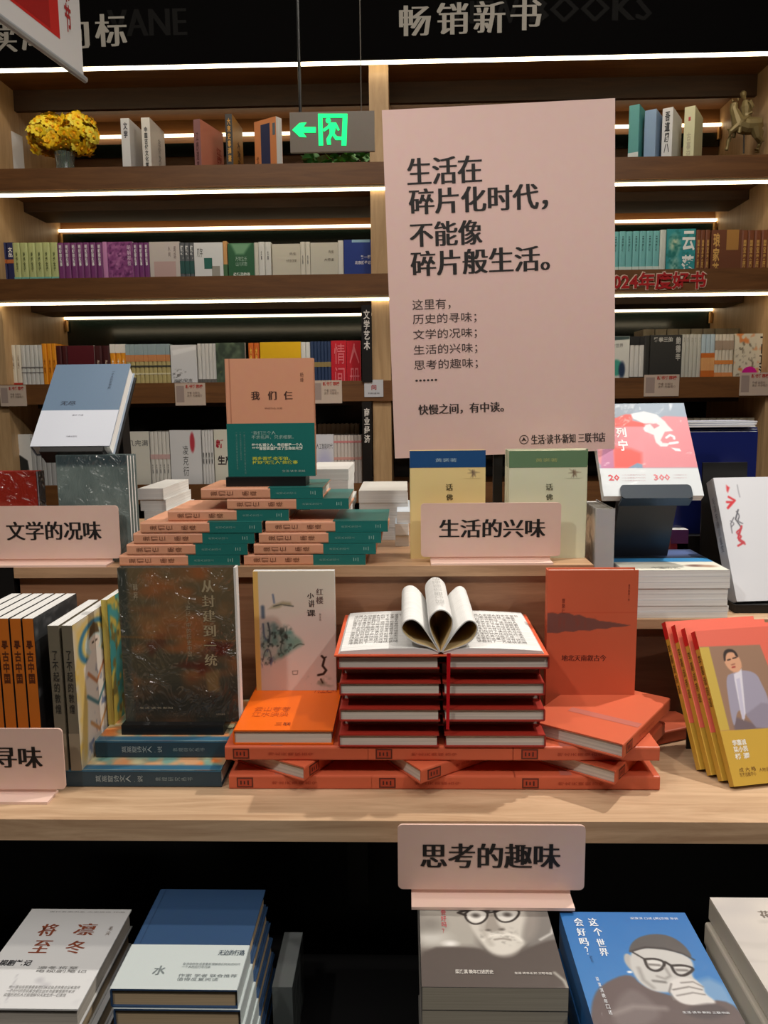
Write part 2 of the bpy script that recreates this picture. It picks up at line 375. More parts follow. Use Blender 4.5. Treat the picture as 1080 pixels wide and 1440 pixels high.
# header lettering, cut-out characters fixed to the board
def board_text(s, x0, y0, x1, y1, Y, color, style, thick=.0, name='lettering', parent=None, emit=0, ch='字'):
    a = hY(x0, y0, Y); b = hY(x1, y0, Y); c = hY(x0, y1, Y)
    sl = (b-a)/np.linalg.norm(b-a)
    o = letter(parent, ((0, Y, 0), (1, 0, 0), (0, 0, -1), 1, 1), s, (a[0], -a[2], b[0], -c[2]), color, style, emit, 0, name)
    return o
GR = (150, 144, 134)
for s, x0, y0, x1, y1 in [('畅',561,8,606,51),('销',614,4,659,49),('新',666,2,711,47),('书',718,-1,762,43),('标',132,20,177,66),('向',80,23,124,69),('风',28,26,72,71),('读',-24,28,22,74)]:
    o = board_text(s, x0, y0, x1, y1, YF-.0315, GR, 'song', name='header_character'); o.parent = bc; o.matrix_parent_inverse = Matrix.Translation(-bc.location)
for s, x0, y0, x1, y1 in [('VANE',150,14,262,52),('BOOKS',745,-4,918,32),('READING',-180,22,100,64),('NEW',640,2,730,34)]:
    o = board_text(s, x0, y0, x1, y1, YF-.0308, (20, 19, 18), 'song', name='header_word'); o.data.materials[0].node_tree.nodes['Principled BSDF'].inputs['Specular IOR Level'].default_value = .05; o.parent = bc; o.matrix_parent_inverse = Matrix.Translation(-bc.location)

# ------------------------------------------------------------ books on the shelves
def far_mesh(t, h, d, c, pg=(225,220,210), bands=()):
    m = MB(); b = .0015
    pts = [(0,d),(0,.002),(t*.25,0),(t*.75,0),(t,.002),(t,d),(t-b,d),(t-b,b+.001),(b,b+.001),(b,d)]
    m.prism(pts, 0, h, 2, 0); m.box((b, .003, .003), (t-b, d-.004, h-.004), 1)
    mats = [c if not isinstance(c, tuple) else mat(c, .45), mat(pg, .8)]
    for k, (v0, v1, bc_) in enumerate(bands):
        m.box((-.0003, -.0004, h*(1-v1)), (t+.0003, d*.9, h*(1-v0)), 2+k); mats.append(mat(bc_, .5))
    return m.mesh('book', mats)
ROWY = 2.80
PLACE = ['leftmost','second from left','third from left','fourth from left','fifth from left','sixth from left','seventh from left','eighth from left','ninth from left','tenth from left']+['number %d from left' % k for k in range(11, 30)]
def run(x0, x1, n, ytop, row, c, label, group, bands=(), txt=None, tc=(235,235,235), trect=(.3,.1,.7,.6), d=.14, Y=ROWY, name='spine_out_book', hj=0):
    z = SHZ[row]-LIP
    A = hY(x0, ytop, Y); B = hY(x1, ytop, Y); pitch = (B[0]-A[0])/n; t = pitch*.93; h = (A[2]+B[2])/2-z
    first = None
    for k in range(n):
        lb = label if n == 1 else '%s, %s' % (label, ('%s of %d' % (PLACE[k], n)) if k else 'leftmost of %d' % n)
        if first is None:
            o = obj(name, far_mesh(t, h, d, c, bands=bands)); first = o
            if txt: letter(o, ((0, 0, h), (1, 0, 0), (0, 0, -1), t, h), txt, trect, tc, 'bold', e=.001, vertical=True, res=1)
            tag(o, lb, 'book', group if n > 1 else None); o.matrix_basis = Matrix.Translation((A[0]+pitch*k, Y, z)); continue
        o = dup(first, None, lb); o.matrix_basis = Matrix.Translation((A[0]+pitch*k, Y+random.uniform(0, .004), z))
def facing(x0, x1, ytop, row, c, label, name='face_out_book', ops=None, texts=(), t=.02, Y=ROWY, flats=(), lean_=0, nx=40, group=None):
    z = SHZ[row]-LIP; A = hY(x0, ytop, Y); B = hY(x1, ytop, Y); w = B[0]-A[0]-.001; h = (A[2]+B[2])/2-z
    r = book(name, label, group, w, h, t, c, PAGE_W, False); pose(r, 'stand', (A[0]+.0005, Y, z))
    fr = FF(r)
    if ops: art(r, fr, ops, nx)
    for rc, cc in flats: flat(r, fr, rc, cc)
    for s, rc, cc, *st in texts: letter(r, fr, s, rc, cc, st[0] if st else 'plain', e=.0009, vertical=len(st) > 1)
    return r
G = lambda s: s
# second shelf, left bay
run(-26, 19, 4, 341, 1, (38,44,92), 'navy spine-out book with red dot, second shelf', 'navy books on second shelf', txt='文丛', trect=(.2,.1,.8,.3), bands=((.35,.43,(190,110,60)),))
run(17, 80, 6, 341, 1, (196,204,140), 'light green spine-out book with teal foot', 'light green books on second shelf', bands=((.72,1,(120,190,180)),), txt='诗经全译', tc=(90,100,60), trect=(.35,.2,.65,.6))
run(80, 143, 7, 341, 1, (128,62,120), 'purple spine-out book left of mottled purple cover', 'seven purple books on second shelf', txt='明朝那些事', trect=(.28,.05,.72,.5))
run(143, 150, 1, 340, 1, (206,140,190), 'pink thin spine-out book between purple run and purple face-out book', None)
facing(150, 186, 340, 1, (130,60,120), 'purple mottled face-out book on second shelf among the purple spines', ops=[('bg',(140,70,130)),('noise',6,6,(186,120,170),.4,.8,3),('noise',9,9,(96,36,92),.5,.8,9)], texts=[('明朝那些',(.78,.08,.92,.5),(240,220,236),'plain',1)])
run(186, 209, 3, 341, 1, (122,56,118), 'purple spine-out book right of mottled purple cover', 'three purple books beside the purple face-out book', txt='明朝那些事', trect=(.28,.05,.72,.5))
facing(209, 252, 340, 1, (206,196,190), 'pale face-out book with a pink panel and white oval head shape', flats=[((.14,.42,.86,1),(196,166,162))], texts=[('人间',(.62,.1,.7,.32),(120,100,100),'plain',1),('词话',(.8,.1,.88,.36),(120,100,100),'plain',1)], ops=None)
run(252, 272, 3, 341, 1, (96,100,104), 'grey and green striped spine-out book with peach foot', 'three striped books on second shelf', bands=((.4,.68,(40,84,80)),(.85,1,(210,160,120))), txt='随笔', trect=(.2,.06,.8,.36))
facing(272, 313, 341, 1, (228,230,230), 'white face-out book with a dark green square and a grey square', flats=[((.34,.34,.62,.58),(36,104,92)),((.6,.52,.88,.8),(160,156,146))], texts=[('见字',(.1,.12,.3,.32),(70,70,70))])
run(313, 319, 1, 339, 1, (214,160,100), 'narrow orange spine-out book left of green face-out book', None, bands=((.5,.9,(70,110,70)),))
facing(320, 357, 342, 1, (44,98,62), 'green face-out book with white title and orange foot', ops=[('bg',(44,100,64)),('poly',[(.1,0),(.9,0),(.6,.25),(.3,.25)],(120,170,130),.1),('el',.45,1,.12,.08,0,(240,180,60),.05)], texts=[('给孩子的诗',(.18,.66,.82,.78),(225,235,225),'bold'),('万物生长\n山川风物',(.28,.3,.72,.52),(170,200,180))])
run(357, 363, 1, 341, 1, (216,214,200), 'thin cream spine-out book right of green face-out book', None)
run(363, 381, 2, 340, 1, (226,226,220), 'white spine-out book right of green cover', 'white pair on second shelf', txt='文集', tc=(90,90,90), trect=(.4,.2,.6,.4))
facing(382, 422, 343, 1, (214,208,190), 'plain cream face-out book, the left of two cream ones on second shelf', texts=[('先生',(.62,.2,.86,.27),(110,100,90)),('大先生们的课',(.5,.36,.86,.43),(90,80,70))])
run(422, 436, 2, 340, 1, (226,222,208), 'cream spine-out book between the two cream covers', 'cream pair on second shelf', txt='选集', tc=(90,90,90), trect=(.4,.3,.6,.5))
facing(436, 475, 341, 1, (212,208,192), 'plain cream face-out book, the right of two cream ones on second shelf', texts=[('先生',(.66,.18,.86,.25),(110,100,90)),('大师谈',(.5,.36,.86,.43),(90,80,70))])
run(475, 483, 1, 338, 1, (228,226,216), 'white spine-out book left of the royal blue face-out book', None)
facing(483, 522, 337, 1, (30,58,140), 'royal blue face-out book at right end of second shelf left bay', flats=[((.3,0,.95,.06),(150,190,214))], texts=[('第一哲',(.62,.34,.98,.42),(230,230,240),'bold'),('北京折叠记',(.4,.46,.98,.54),(230,230,240),'bold')])
# second shelf, right bay
run(853, 929, 8, 325, 1, (120,190,190), 'pale teal spine-out book right of the poster', 'pale teal run on second shelf', bands=((.7,1,(206,222,216)),), txt='云落', tc=(60,110,110), trect=(.35,.1,.65,.4))
run(929, 938, 1, 323, 1, (206,214,206), 'whitish thick spine-out book left of teal face-out book', None)
facing(938, 979, 322, 1, (52,150,150), 'teal face-out book with large white title and pale flowers', ops=[('bg',(52,150,156)),('el',.28,.3,.16,.16,0,(200,214,180),.2),('el',.3,.7,.14,.16,0,(170,206,190),.2),('noise',7,7,(30,116,110),.5,.85,4),('poly',[(0,.94),(1,.94),(1,1),(0,1)],(214,210,190),.02)], texts=[('云',(.54,.04,.98,.42),(240,244,240),'bold'),('落',(.54,.5,.98,.88),(240,244,240),'bold')])
run(980, 1000, 3, 323, 1, (118,68,42), 'brown gold-lettered spine left of the brown cover', 'three brown books left of the brown face-out book', txt='国宝来历', tc=(206,160,86), trect=(.25,.2,.75,.75))
facing(1001, 1044, 323, 1, (112,66,42), 'brown face-out book with gold picture panel on second shelf', flats=[((.5,0,.9,.4),(170,122,60))], texts=[('琅家花',(.06,.06,.28,.92),(214,166,90),'bold',1)])
run(1044, 1120, 8, 323, 1, (124,70,42), 'brown gold-lettered spine right of the brown cover', 'brown run right of the brown face-out book', txt='国宝来历', tc=(206,160,86), trect=(.25,.2,.75,.75))
# third shelf, left bay
run(-14, 6, 2, 486, 2, (150,44,34), 'red spine at far left of third shelf', 'red pair at far left of third shelf')
run(6, 28, 3, 485, 2, (226,220,204), 'cream spine-out book with red foot', 'three cream books with red foot', bands=((.78,1,(190,50,40)),), txt='心经', tc=(150,130,110), trect=(.35,.2,.65,.5))
run(28, 58, 5, 485, 2, (206,208,206), 'pale grey spine between cream and orange books', 'five pale grey books on third shelf', bands=((.45,.48,(120,120,120)),(.56,.58,(130,130,130))))
run(58, 78, 3, 483, 2, (232,150,30), 'orange spine left of the maroon books', 'left run of orange books', txt='大地', tc=(160,80,10), trect=(.3,.3,.7,.6))
run(78, 94, 2, 486, 2, (70,24,26), 'dark maroon spine left of the maroon cover', 'maroon pair left of the face-out book', txt='红书', tc=(220,200,180), trect=(.35,.5,.65,.8))
facing(94, 132, 486, 2, (86,22,32), 'dark maroon face-out book with a cream label patch', flats=[((.32,.5,.82,.8),(196,164,120))])
run(132, 154, 2, 486, 2, (66,26,28), 'dark maroon spine right of the maroon cover', 'maroon pair right of the face-out book', txt='红书馆', tc=(220,200,180), trect=(.35,.3,.65,.8))
run(154, 176, 3, 484, 2, (236,156,36), 'orange spine with white top', 'right run of orange books', bands=((0,.18,(230,226,220)),), txt='大地', tc=(250,240,220), trect=(.3,.3,.7,.6))
run(176, 238, 10, 484, 2, (190,176,120), 'spine banded pale blue, orange and straw', 'ten banded books on third shelf', bands=((0,.22,(150,170,176)),(.22,.36,(206,140,90)),(.44,.48,(70,70,60)),(.6,.63,(220,214,180))))
facing(239, 276, 485, 2, (226,228,232), 'glossy white face-out book with a grey tree drawing on third shelf', ops=[('bg',(226,228,232)),('noise',9,14,(110,110,110),.55,.7,12,(.02,.5,.6,.85)),('poly',[(.05,.12),(1,.02),(1,.1),(.1,.22)],(246,248,252),.05)], texts=[('树的回声',(.1,.72,.8,.82),(90,90,90))])
run(277, 303, 5, 483, 2, (222,222,220), 'white spine with black foot marks', 'five white books on third shelf', bands=((.74,.86,(110,110,108)),), txt='树', tc=(70,70,70), trect=(.35,.76,.65,.85))
facing(303, 344, 482, 2, (62,76,62), 'dark green misty face-out book on third shelf', ops=[('bg',(62,76,64)),('noise',5,4,(110,130,104),.4,.9,5),('noise',7,7,(150,160,80),.7,.95,6,(0,.5,1,.8))], texts=[('瓦尔登湖',(.3,.38,.85,.5),(190,200,190),'bold')])
run(349, 364, 2, 482, 2, (222,112,40), 'orange spine with yellow title beside yellow cover', 'orange pair left of yellow face-out book', txt='大秘', tc=(250,220,90), trect=(.3,.1,.7,.4))
facing(365, 423, 481, 2, (240,190,20), 'bright yellow face-out book behind the standing peach book', texts=[('大秘三现中',(.08,.42,.66,.62),(60,50,20),'bold')])
run(423, 436, 2, 481, 2, (226,228,226), 'white spine between yellow and blue books', 'white pair right of yellow book')
run(436, 465, 6, 480, 2, (44,64,100), 'dark blue spine with brass band', 'six dark blue books on third shelf', bands=((.42,.52,(150,130,80)),))
for a, b, l in ((465, 487, 'left'), (487, 507, 'right')):
    facing(a, b, 479, 2, (202,24,44), 'crimson face-out book with pink title, the %s of two overlapping' % l, texts=[('情\n间' if l == 'left' else '人\n册',(.2,.06,.9,.94),(236,120,130))], Y=ROWY+.001)
# third shelf, right bay
facing(840, 886, 473, 2, (226,228,222), 'white face-out book with teal and navy head silhouette', ops=[('bg',(228,230,224)),('poly',[(.0,.0),(1,0),(1,.06),(0,.1)],(60,80,80),.02),('el',.6,.62,.2,.16,0,(70,170,150),.06),('el',.78,.66,.1,.16,0,(40,60,90),.05),('poly',[(0,.92),(1,.88),(1,1),(0,1)],(60,62,60),.03)], texts=[('她们的世界',(.2,.14,.8,.22),(130,130,130))])
run(887, 907, 3, 473, 2, (222,222,218), 'white spine with black head and foot', 'three black and white books on third shelf', bands=((0,.17,(40,40,40)),(.8,1,(40,42,40))))
run(907, 915, 1, 472, 2, (52,52,50), 'charcoal spine-out book left of the charcoal face-out book', None)
facing(915, 960, 471, 2, (54,54,52), 'charcoal face-out book with pale title row across the top', texts=[('雅拳三的',(.1,.04,.7,.14),(190,190,184),'bold'),('鲍德辛',(.8,.04,.96,.5),(190,190,184),'bold',1)])
run(960, 988, 5, 470, 2, (196,196,186), 'pale grey spine right of the charcoal book', 'five pale grey books right of charcoal book', txt='文', tc=(130,130,120), trect=(.4,.05,.6,.15))
run(988, 1007, 3, 470, 2, (180,200,210), 'spine with pale blue top and orange lower half', 'three blue and orange books', bands=((.36,1,(206,110,40)),(.45,.7,(230,180,120))))
run(1007, 1033, 5, 470, 2, (214,206,188), 'mottled cream and orange spine', 'five mottled books on third shelf', bands=((.12,.3,(170,150,130)),(.5,.58,(220,140,70)),(.74,.9,(226,150,90))))
r = facing(1034, 1086, 469, 2, (222,214,192), 'cream face-out book with black title and round magenta sticker', ops=[('bg',(222,214,192)),('noise',12,10,(120,110,90),.6,.75,14,(.02,.1,.6,.9)),('noise',6,5,(226,140,80),.65,.8,15)], texts=[('一日顶流',(.68,.06,.95,.82),(30,26,24),'bold',1)])
me = MB().prism([(math.cos(a*.4)*.0265, math.sin(a*.4)*.0265) for a in range(15)], -.002, 0, 1).mesh('sticker', mat((214, 20, 150), .5)); w_, h_, t_ = INFO[r.name]; obj('sticker', me, r, Matrix.Translation((w_*.43, -.0008, h_*.22)))
# row standing behind on the third shelf
run(905, 1075, 10, 462, 2, (168,160,140), 'buff book in back row of third shelf', 'back row of third shelf', Y=2.99, d=.12)
# fourth shelf
r = facing(-4, 42, 611, 3, (222,222,222), 'white face-out book with photo of a man in a dark suit', nx=60, ops=[('bg',(222,224,222)),('el',.55,.28,.09,.1,0,(196,150,130),.03),('el',.54,.19,.09,.05,0,(120,110,104),.04),('poly',[(.18,.86),(.22,.45),(.45,.36),(.66,.36),(.88,.45),(.95,.86)],(40,44,44),.03),('poly',[(.48,.37),(.62,.37),(.56,.6)],(220,220,224),.02),('poly',[(.54,.42),(.58,.42),(.56,.62)],(120,120,140),.02),('el',.55,.82,.12,.04,0,(190,146,126),.03)])
run(42, 82, 6, 616, 3, (176,178,178), 'grey spine at left of fourth shelf', 'six grey books on fourth shelf')
facing(176, 209, 607, 3, (226,224,212), 'white face-out book with grey title, leftmost of the white books on fourth shelf', texts=[('几完满',(.1,.14,.95,.24),(110,110,110)),('文',(.2,.36,.4,.44),(80,40,40),'bold'),('集',(.2,.46,.4,.54),(150,80,60),'bold')])
run(210, 237, 5, 607, 3, (224,222,214), 'white spine left of the red-oval book', 'white run left of red-oval book', bands=((.38,.46,(214,180,176)),), txt='文集', tc=(120,120,120), trect=(.35,.54,.65,.7))
facing(238, 282, 605, 3, (230,230,230), 'white face-out book with a red upright oval and brush title', ops=[('bg',(228,229,230)),('el',.72,.2,.08,.16,0,(196,64,76),.03)], texts=[('凌克衍',(.4,.25,.58,.75),(90,90,90),'plain',1)])
run(283, 299, 4, 605, 3, (226,226,224), 'white spine right of the red-oval book', 'white run right of red-oval book', txt='时间', tc=(60,60,60), trect=(.3,.36,.7,.56))
facing(300, 345, 604, 3, (226,224,208), 'cream face-out book with red and black title partly behind peach book', texts=[('新',(.06,.16,.3,.3),(190,40,60),'bold'),('生产力',(.1,.42,.8,.58),(60,50,50),'bold')])
facing(440, 469, 611, 3, (222,222,236), 'white and lilac face-out book behind the peach standing book', ops=[('bg',(226,226,232)),('el',.55,.6,.4,.3,0,(196,196,226),.3)], texts=[('人工智能时代',(.15,.16,.95,.26),(100,100,100))])
run(469, 508, 8, 612, 3, (214,204,196), 'off-white spine with pink marks, fourth shelf', 'eight off-white books on fourth shelf', bands=((.1,.14,(214,140,140)),(.4,.45,(214,160,150))))
run(440, 505, 10, 596, 3, (206,200,180), 'cream book in back row of fourth shelf', 'back row of fourth shelf', Y=3.0, d=.12)
run(955, 1062, 10, 588, 3, (196,194,176), 'pale olive spine behind the navy books', 'pale olive books on fourth shelf')
# first shelf
def angled(x, ytop, yaw, w, t, c, label, texts=(), bands=(), pages=PAGE_W, Y=2.83):
    z = SHZ[0]-LIP; A = hY(x, ytop, Y); h = A[2]-z
    r = book('angled_book', label, None, w, h, t, c, pages, False); pose(r, 'stand', (A[0], Y, z), yaw)
    for fc, rc, cc in bands: flat(r, FF(r) if fc else FS(r), rc, cc)
    for fc, s, rc, cc in texts: letter(r, FF(r) if fc else FS(r), s, rc, cc, 'bold', e=.0009, vertical=True)
    return r
angled(-8, 172, 80, .15, .03, (226,226,226), 'white angled book at far left end of the top shelf')
angled(181, 166, 88, .15, .03, (216,214,214), 'white angled book with dark code block at spine head, top shelf', [(0,'文学',(.3,.06,.8,.3),(70,70,80))], [(1,(.6,.64,1,.86),(120,90,70))])
angled(210, 165, 88, .15, .03, (222,216,208), 'white angled book with column of black characters on spine, top shelf', [(0,'中国古代文化常识',(.3,.14,.7,.85),(60,60,60)),(1,'古代文化',(.5,.2,.7,.7),(170,166,160))])
angled(281, 167, 74, .16, .026, (206,130,106), 'salmon pink angled book with red title, top shelf', [(1,'江南遗事',(.66,.3,.9,.8),(170,60,40)),(0,'江南遗事',(.3,.2,.7,.8),(90,50,50))], [(0,(0,0,1,1),(140,96,96))])
angled(326, 160, 88, .15, .024, (190,134,50), 'ochre angled book with black spine, top shelf', [(0,'大宋史事通鉴',(.25,.06,.75,.7),(206,150,60)),(1,'大宋史',(.4,.3,.7,.7),(90,50,20))], [(0,(0,0,1,1),(36,30,26))])
# this one shows its spine on the right, so it is turned the other way
angled(357, 172, -33, .10, .03, (216,136,84), 'orange angled book with dark blue panel across its cover, top shelf', [(1,'世界',(.08,.6,.2,.85),(130,70,30))], [(1,(.3,.08,.72,1),(40,48,84)),(1,(.84,.1,.96,.3),(100,110,120))])
def angled2(xl, xr, ytop, c, label, texts, bands=()):
    z = SHZ[0]-LIP; A = hY(xl, ytop, 2.82); B = hY(xr, ytop, 2.82); t = (B[0]-A[0])*.8; h = A[2]-z
    r = book('angled_book', label, None, .145, h, t, c, PAGE_W, False); pose(r, 'side', (A[0], 2.82, z), -30)
    for rc, cc in bands: flat(r, FS(r), rc, cc)
    for s, rc, cc in texts: letter(r, FS(r), s, rc, cc, 'bold', e=.0009, vertical=True)
angled2(885, 903, 149, (82,160,156), 'teal book with white foot at left of right-bay top shelf', [], [((0,.7,1,1),(220,226,222))])
angled2(907, 927, 156, (136,164,196), 'pale blue thick book second on right-bay top shelf', [])
angled2(932, 950, 153, (224,222,220), 'white book with black spine characters on right-bay top shelf', [('吾道周八',(.25,.06,.75,.7),(60,60,60))])
angled2(963, 981, 151, (218,214,172), 'pale yellow book with small red mark on right-bay top shelf', [('古事记',(.3,.4,.7,.8),(190,180,150))], [((.4,.16,.6,.22),(190,60,60))])

# ------------------------------------------------------------ vase with yellow flowers
zsh = SHZ[0]-LIP
A = hY(88, 170, 2.90); vx = A[0]
v = thing('flower_vase', 'clear glass vase of yellow flowers on the top shelf', 'vase', loc=(vx, 2.90, zsh))
gl = bpy.data.materials.new('clear_glass'); gl.use_nodes = True; b = gl.node_tree.nodes['Principled BSDF']; b.inputs['Transmission Weight'].default_value = .9; b.inputs['Roughness'].default_value = .05; b.inputs['Base Color'].default_value = lin((214, 226, 222))
m = MB(); prof = [(.024,0),(.03,.01),(.034,.05),(.03,.09),(.036,.125),(.033,.125),(.027,.09),(.030,.05),(.026,.012),(.0,.010)]
n = 20
for (r_, z_) in prof: m.v += [(r_*math.cos(2*math.pi*j/n), r_*math.sin(2*math.pi*j/n), z_) for j in range(n)]
for i in range(len(prof)-1):
    for j in range(n): m.f.append([i*n+j, i*n+(j+1) % n, (i+1)*n+(j+1) % n, (i+1)*n+j]); m.m.append(0)
m.f.append(list(range(n))[::-1]); m.m.append(0)
obj('glass_vase', m.mesh('glass_vase', gl), v)
def blossom_mesh(c):
    m = MB()
    for k in range(6):
        a = k*math.pi/3; ca, sa = math.cos(a), math.sin(a); t_ = .017
        def P(r, s, z): return (ca*r-sa*s, sa*r+ca*s, z)
        q = len(m.v); m.v += [P(.001, 0, 0), P(.010, -.008, .004), P(.018, -.005, .002), P(.020, .005, .003), P(.010, .008, .004)]
        m.f.append([q, q+1, q+2, q+3, q+4]); m.m.append(0)
    m.tube([(0, 0, 0), (0, 0, .009)], .004, 6, 1)
    return m.mesh('blossom', [mat(c, .6), mat((255, 186, 30), .6)])
bls = [blossom_mesh(c) for c in ((255, 226, 40), (255, 208, 24), (255, 236, 80))]
m = MB()
for k in range(16):
    a = k*2.4; R_ = .045+.05*((k*37) % 10)/10
    m.tube([(math.cos(a)*.008, math.sin(a)*.008, .015), (math.cos(a)*.015, math.sin(a)*.012, .12), (math.cos(a)*R_, math.sin(a)*R_*.6, .19)], .0018, 5)
obj('flower_stems', m.mesh('flower_stems', mat((74, 100, 40), .6)), v)
for k in range(290):
    a = random.uniform(0, 2*math.pi); ph = math.acos(random.uniform(-.8, 1)); side = -1 if k % 2 else 1; rr = random.uniform(.62, 1.04)
    q = Vector((math.sin(ph)*math.cos(a), math.sin(ph)*math.sin(a), math.cos(ph)))
    p = Vector((side*.05+q.x*.07*rr, q.y*.06*rr, .185+q.z*.07*rr))
    o = obj('blossom', bls[k % 3], v); rot = q.to_track_quat('Z', 'Y').to_matrix().to_4x4()
    o.matrix_basis = Matrix.Translation(p) @ rot @ Matrix.Rotation(random.uniform(0, 6), 4, 'Z') @ Matrix.Rotation(random.uniform(-.7, .7), 4, 'X') @ Matrix.Scale(random.uniform(.9, 1.25), 4)
# ------------------------------------------------------------ ivy under the exit sign
A = hY(480, 225, 2.90)
v = thing('potted_ivy', 'low green leafy plant on the top shelf below the exit sign', 'plant', loc=(A[0], 2.92, zsh))
obj('pot', MB().prism([(.06*math.cos(k*.3927), .05*math.sin(k*.3927)) for k in range(16)], 0, .04).mesh('pot', mat((60, 50, 44), .6)), v)
def leaf_mesh(c):
    m = MB(); q = 0; m.v += [(0,0,0),(.014,.008,.003),(.018,.022,.0),(.008,.036,-.003),(0,.044,-.006),(-.008,.036,-.003),(-.018,.022,0),(-.014,.008,.003),(0,.022,-.005)]
    for k in range(8): m.f.append([k, (k+1) % 8, 8]); m.m.append(0)
    return m.mesh('leaf', mat(c, .4))
lms = [leaf_mesh(c) for c in ((70,140,50),(110,170,60),(150,196,140),(50,100,44))]
for k in range(90):
    o = obj('leaf', lms[k % 4], v); x = random.uniform(-.12, .12)
    o.matrix_basis = Matrix.Translation((x, random.uniform(-.04, .04), random.uniform(.045, .105)-abs(x)*.12)) @ Matrix.Rotation(random.uniform(0, 6.28), 4, 'Z') @ Matrix.Rotation(random.uniform(-.3, 1.2), 4, 'X')
# ------------------------------------------------------------ exit sign
Y = 2.30
a = hY(407, 158, Y); b = hY(527, 212, Y); 
ex = thing('exit_sign', 'grey hanging exit sign with green arrow and running figure', 'sign', loc=((a[0]+b[0])/2, Y, b[2]))
def pt(x, y): q = hY(x, y, Y); return (q[0]-ex.location.x, q[2]-ex.location.z)
w2 = (b[0]-a[0])/2; hh = a[2]-b[2]
obj('panel', MB().box((-w2, 0, 0), (w2, .012, hh)).mesh('panel', mat((120, 110, 98), .3)), ex)
GRN = mat((0, 240, 120), .5, emit=1.3)
def zs(x, y): return pt(400+x*140/1080, 140+y*100/771)     # read off an enlarged view of the sign
obj('arrow', MB().prism([zs(*p) for p in [(85,330),(165,255),(240,250),(205,300),(340,300),(340,360),(205,360),(240,410),(165,405)]], -.0015, 0, 1).mesh('arrow', GRN), ex)
m = MB()
for q in ([(365,155),(683,155),(683,198),(365,198)], [(365,198),(412,198),(420,500),(372,500)], [(632,198),(683,198),(672,500),(618,500)]): m.prism([zs(*p) for p in q], -.0015, 0, 1)
obj('door_frame', m.mesh('door_frame', GRN), ex)
m = MB()
c0 = zs(475, 228); m.prism([(c0[0]+.0075*math.cos(k*.7), c0[1]+.0075*math.sin(k*.7)) for k in range(9)], -.0015, 0, 1)
for q in ([(490,250),(560,250),(600,330),(580,340),(555,300),(545,370),(570,400),(620,405),(620,440),(555,440),(520,390),(500,430),(505,490),(465,490),(455,430),(490,370),(490,310),(430,350),(415,325),(470,285)],): m.prism([zs(*p) for p in q], -.0017, 0, 1)
obj('running_figure', m.mesh('running_figure', GRN), ex)
tp = 1.6
p0 = pt(422, 160); obj('hanging_rod', MB().tube([(p0[0], .006, hh), (p0[0], .006, tp)], .0045, 8).mesh('hanging_rod', mat((16,16,16),.4)), ex)
p0 = pt(508, 160); obj('hanging_wire', MB().tube([(p0[0], .006, hh), (p0[0], .006, tp)], .0016, 6).mesh('hanging_wire', mat((90,84,76),.4)), ex)
# ------------------------------------------------------------ horse and rider statuette
A = hY(1046, 213, 2.86)
hs = thing('horse_statuette', 'bronze statuette of a rider on a prancing horse, top shelf right', 'statuette', loc=(A[0], 2.86, zsh))
BR = mat((132, 116, 76), .5, .35); sc = 2.86/1100
def hp(x, y, dy=0): q = hY(860+x*220/1080, 120+y*140/687, 2.86); return (q[0]-A[0], dy, q[2]-zsh)
m = MB()
m.tube([hp(850,255), hp(878,268), hp(930,282), hp(980,280), hp(1015,275), hp(1030,298)], .02, 12, rad=[.014,.026,.029,.028,.025,.010])     # trunk
m.tube([hp(880,270), hp(862,215), hp(845,165), hp(850,125)], .01, 10, rad=[.024,.018,.013,.010])       # neck
m.tube([hp(852,118), hp(840,135), hp(832,180), hp(836,205)], .01, 8, rad=[.008,.0115,.008,.006])   # head
m.tube([hp(836,112), hp(834,92)], .0025, 5, rad=[.003,.001]); m.tube([hp(870,105), hp(876,86)], .0025, 5, rad=[.003,.001])
for pts, rr, dy in (([(860,290),(810,330),(795,390),(790,430),(782,455)], [.014,.008,.006,.0045,.007], -.012), ([(870,290),(820,300),(830,350),(822,380)], [.011,.007,.0045,.005], .012),
                    ([(985,300),(1000,365),(1030,395),(1005,425),(990,455)], [.022,.013,.007,.006,.008], -.012), ([(1005,300),(1020,350),(1035,390),(1022,430),(1018,455)], [.021,.012,.007,.006,.008], .012)):
    m.tube([hp(x, y, dy) for x, y in pts], .01, 8, rad=rr)
m.tube([hp(1020,285), hp(1038,320), hp(1035,385)], .004, 6, rad=[.004,.006,.002])
hb = m.mesh('horse_body', BR); obj('horse_body', hb, hs)
m = MB()
m.tube([hp(930,245), hp(930,200), hp(928,150), hp(925,105)], .01, 10, rad=[.017,.0155,.018,.009])
m.tube([hp(922,98), hp(914,85), hp(910,70), hp(909,50), hp(908,38)], .01, 10, rad=[.005,.007,.010,.010,.004])
for dy in (-.018, .018):
    m.tube([hp(938,120,dy), hp(958,160,dy), hp(952,200,dy), hp(920,212,dy*.4)], .005, 7, rad=[.007,.006,.005,.004])
    m.tube([hp(925,232,dy*.5), hp(892,262,dy*1.2), hp(868,310,dy*1.25), hp(862,345,dy*1.25)], .006, 7, rad=[.010,.009,.006,.006])
obj('rider', m.mesh('rider', BR), hs)
obj('support_rod', MB().tube([hp(916,300), hp(912,470)], .003, 8).mesh('support_rod', mat((40,34,26),.4,.5)), hs)
z0 = hp(900,470)[2]; 
if z0 > 0: pass
obj('base', MB().box((-.06, -.03, 0), (.05, .03, .006)).mesh('base', mat((40,34,26),.4)), hs)

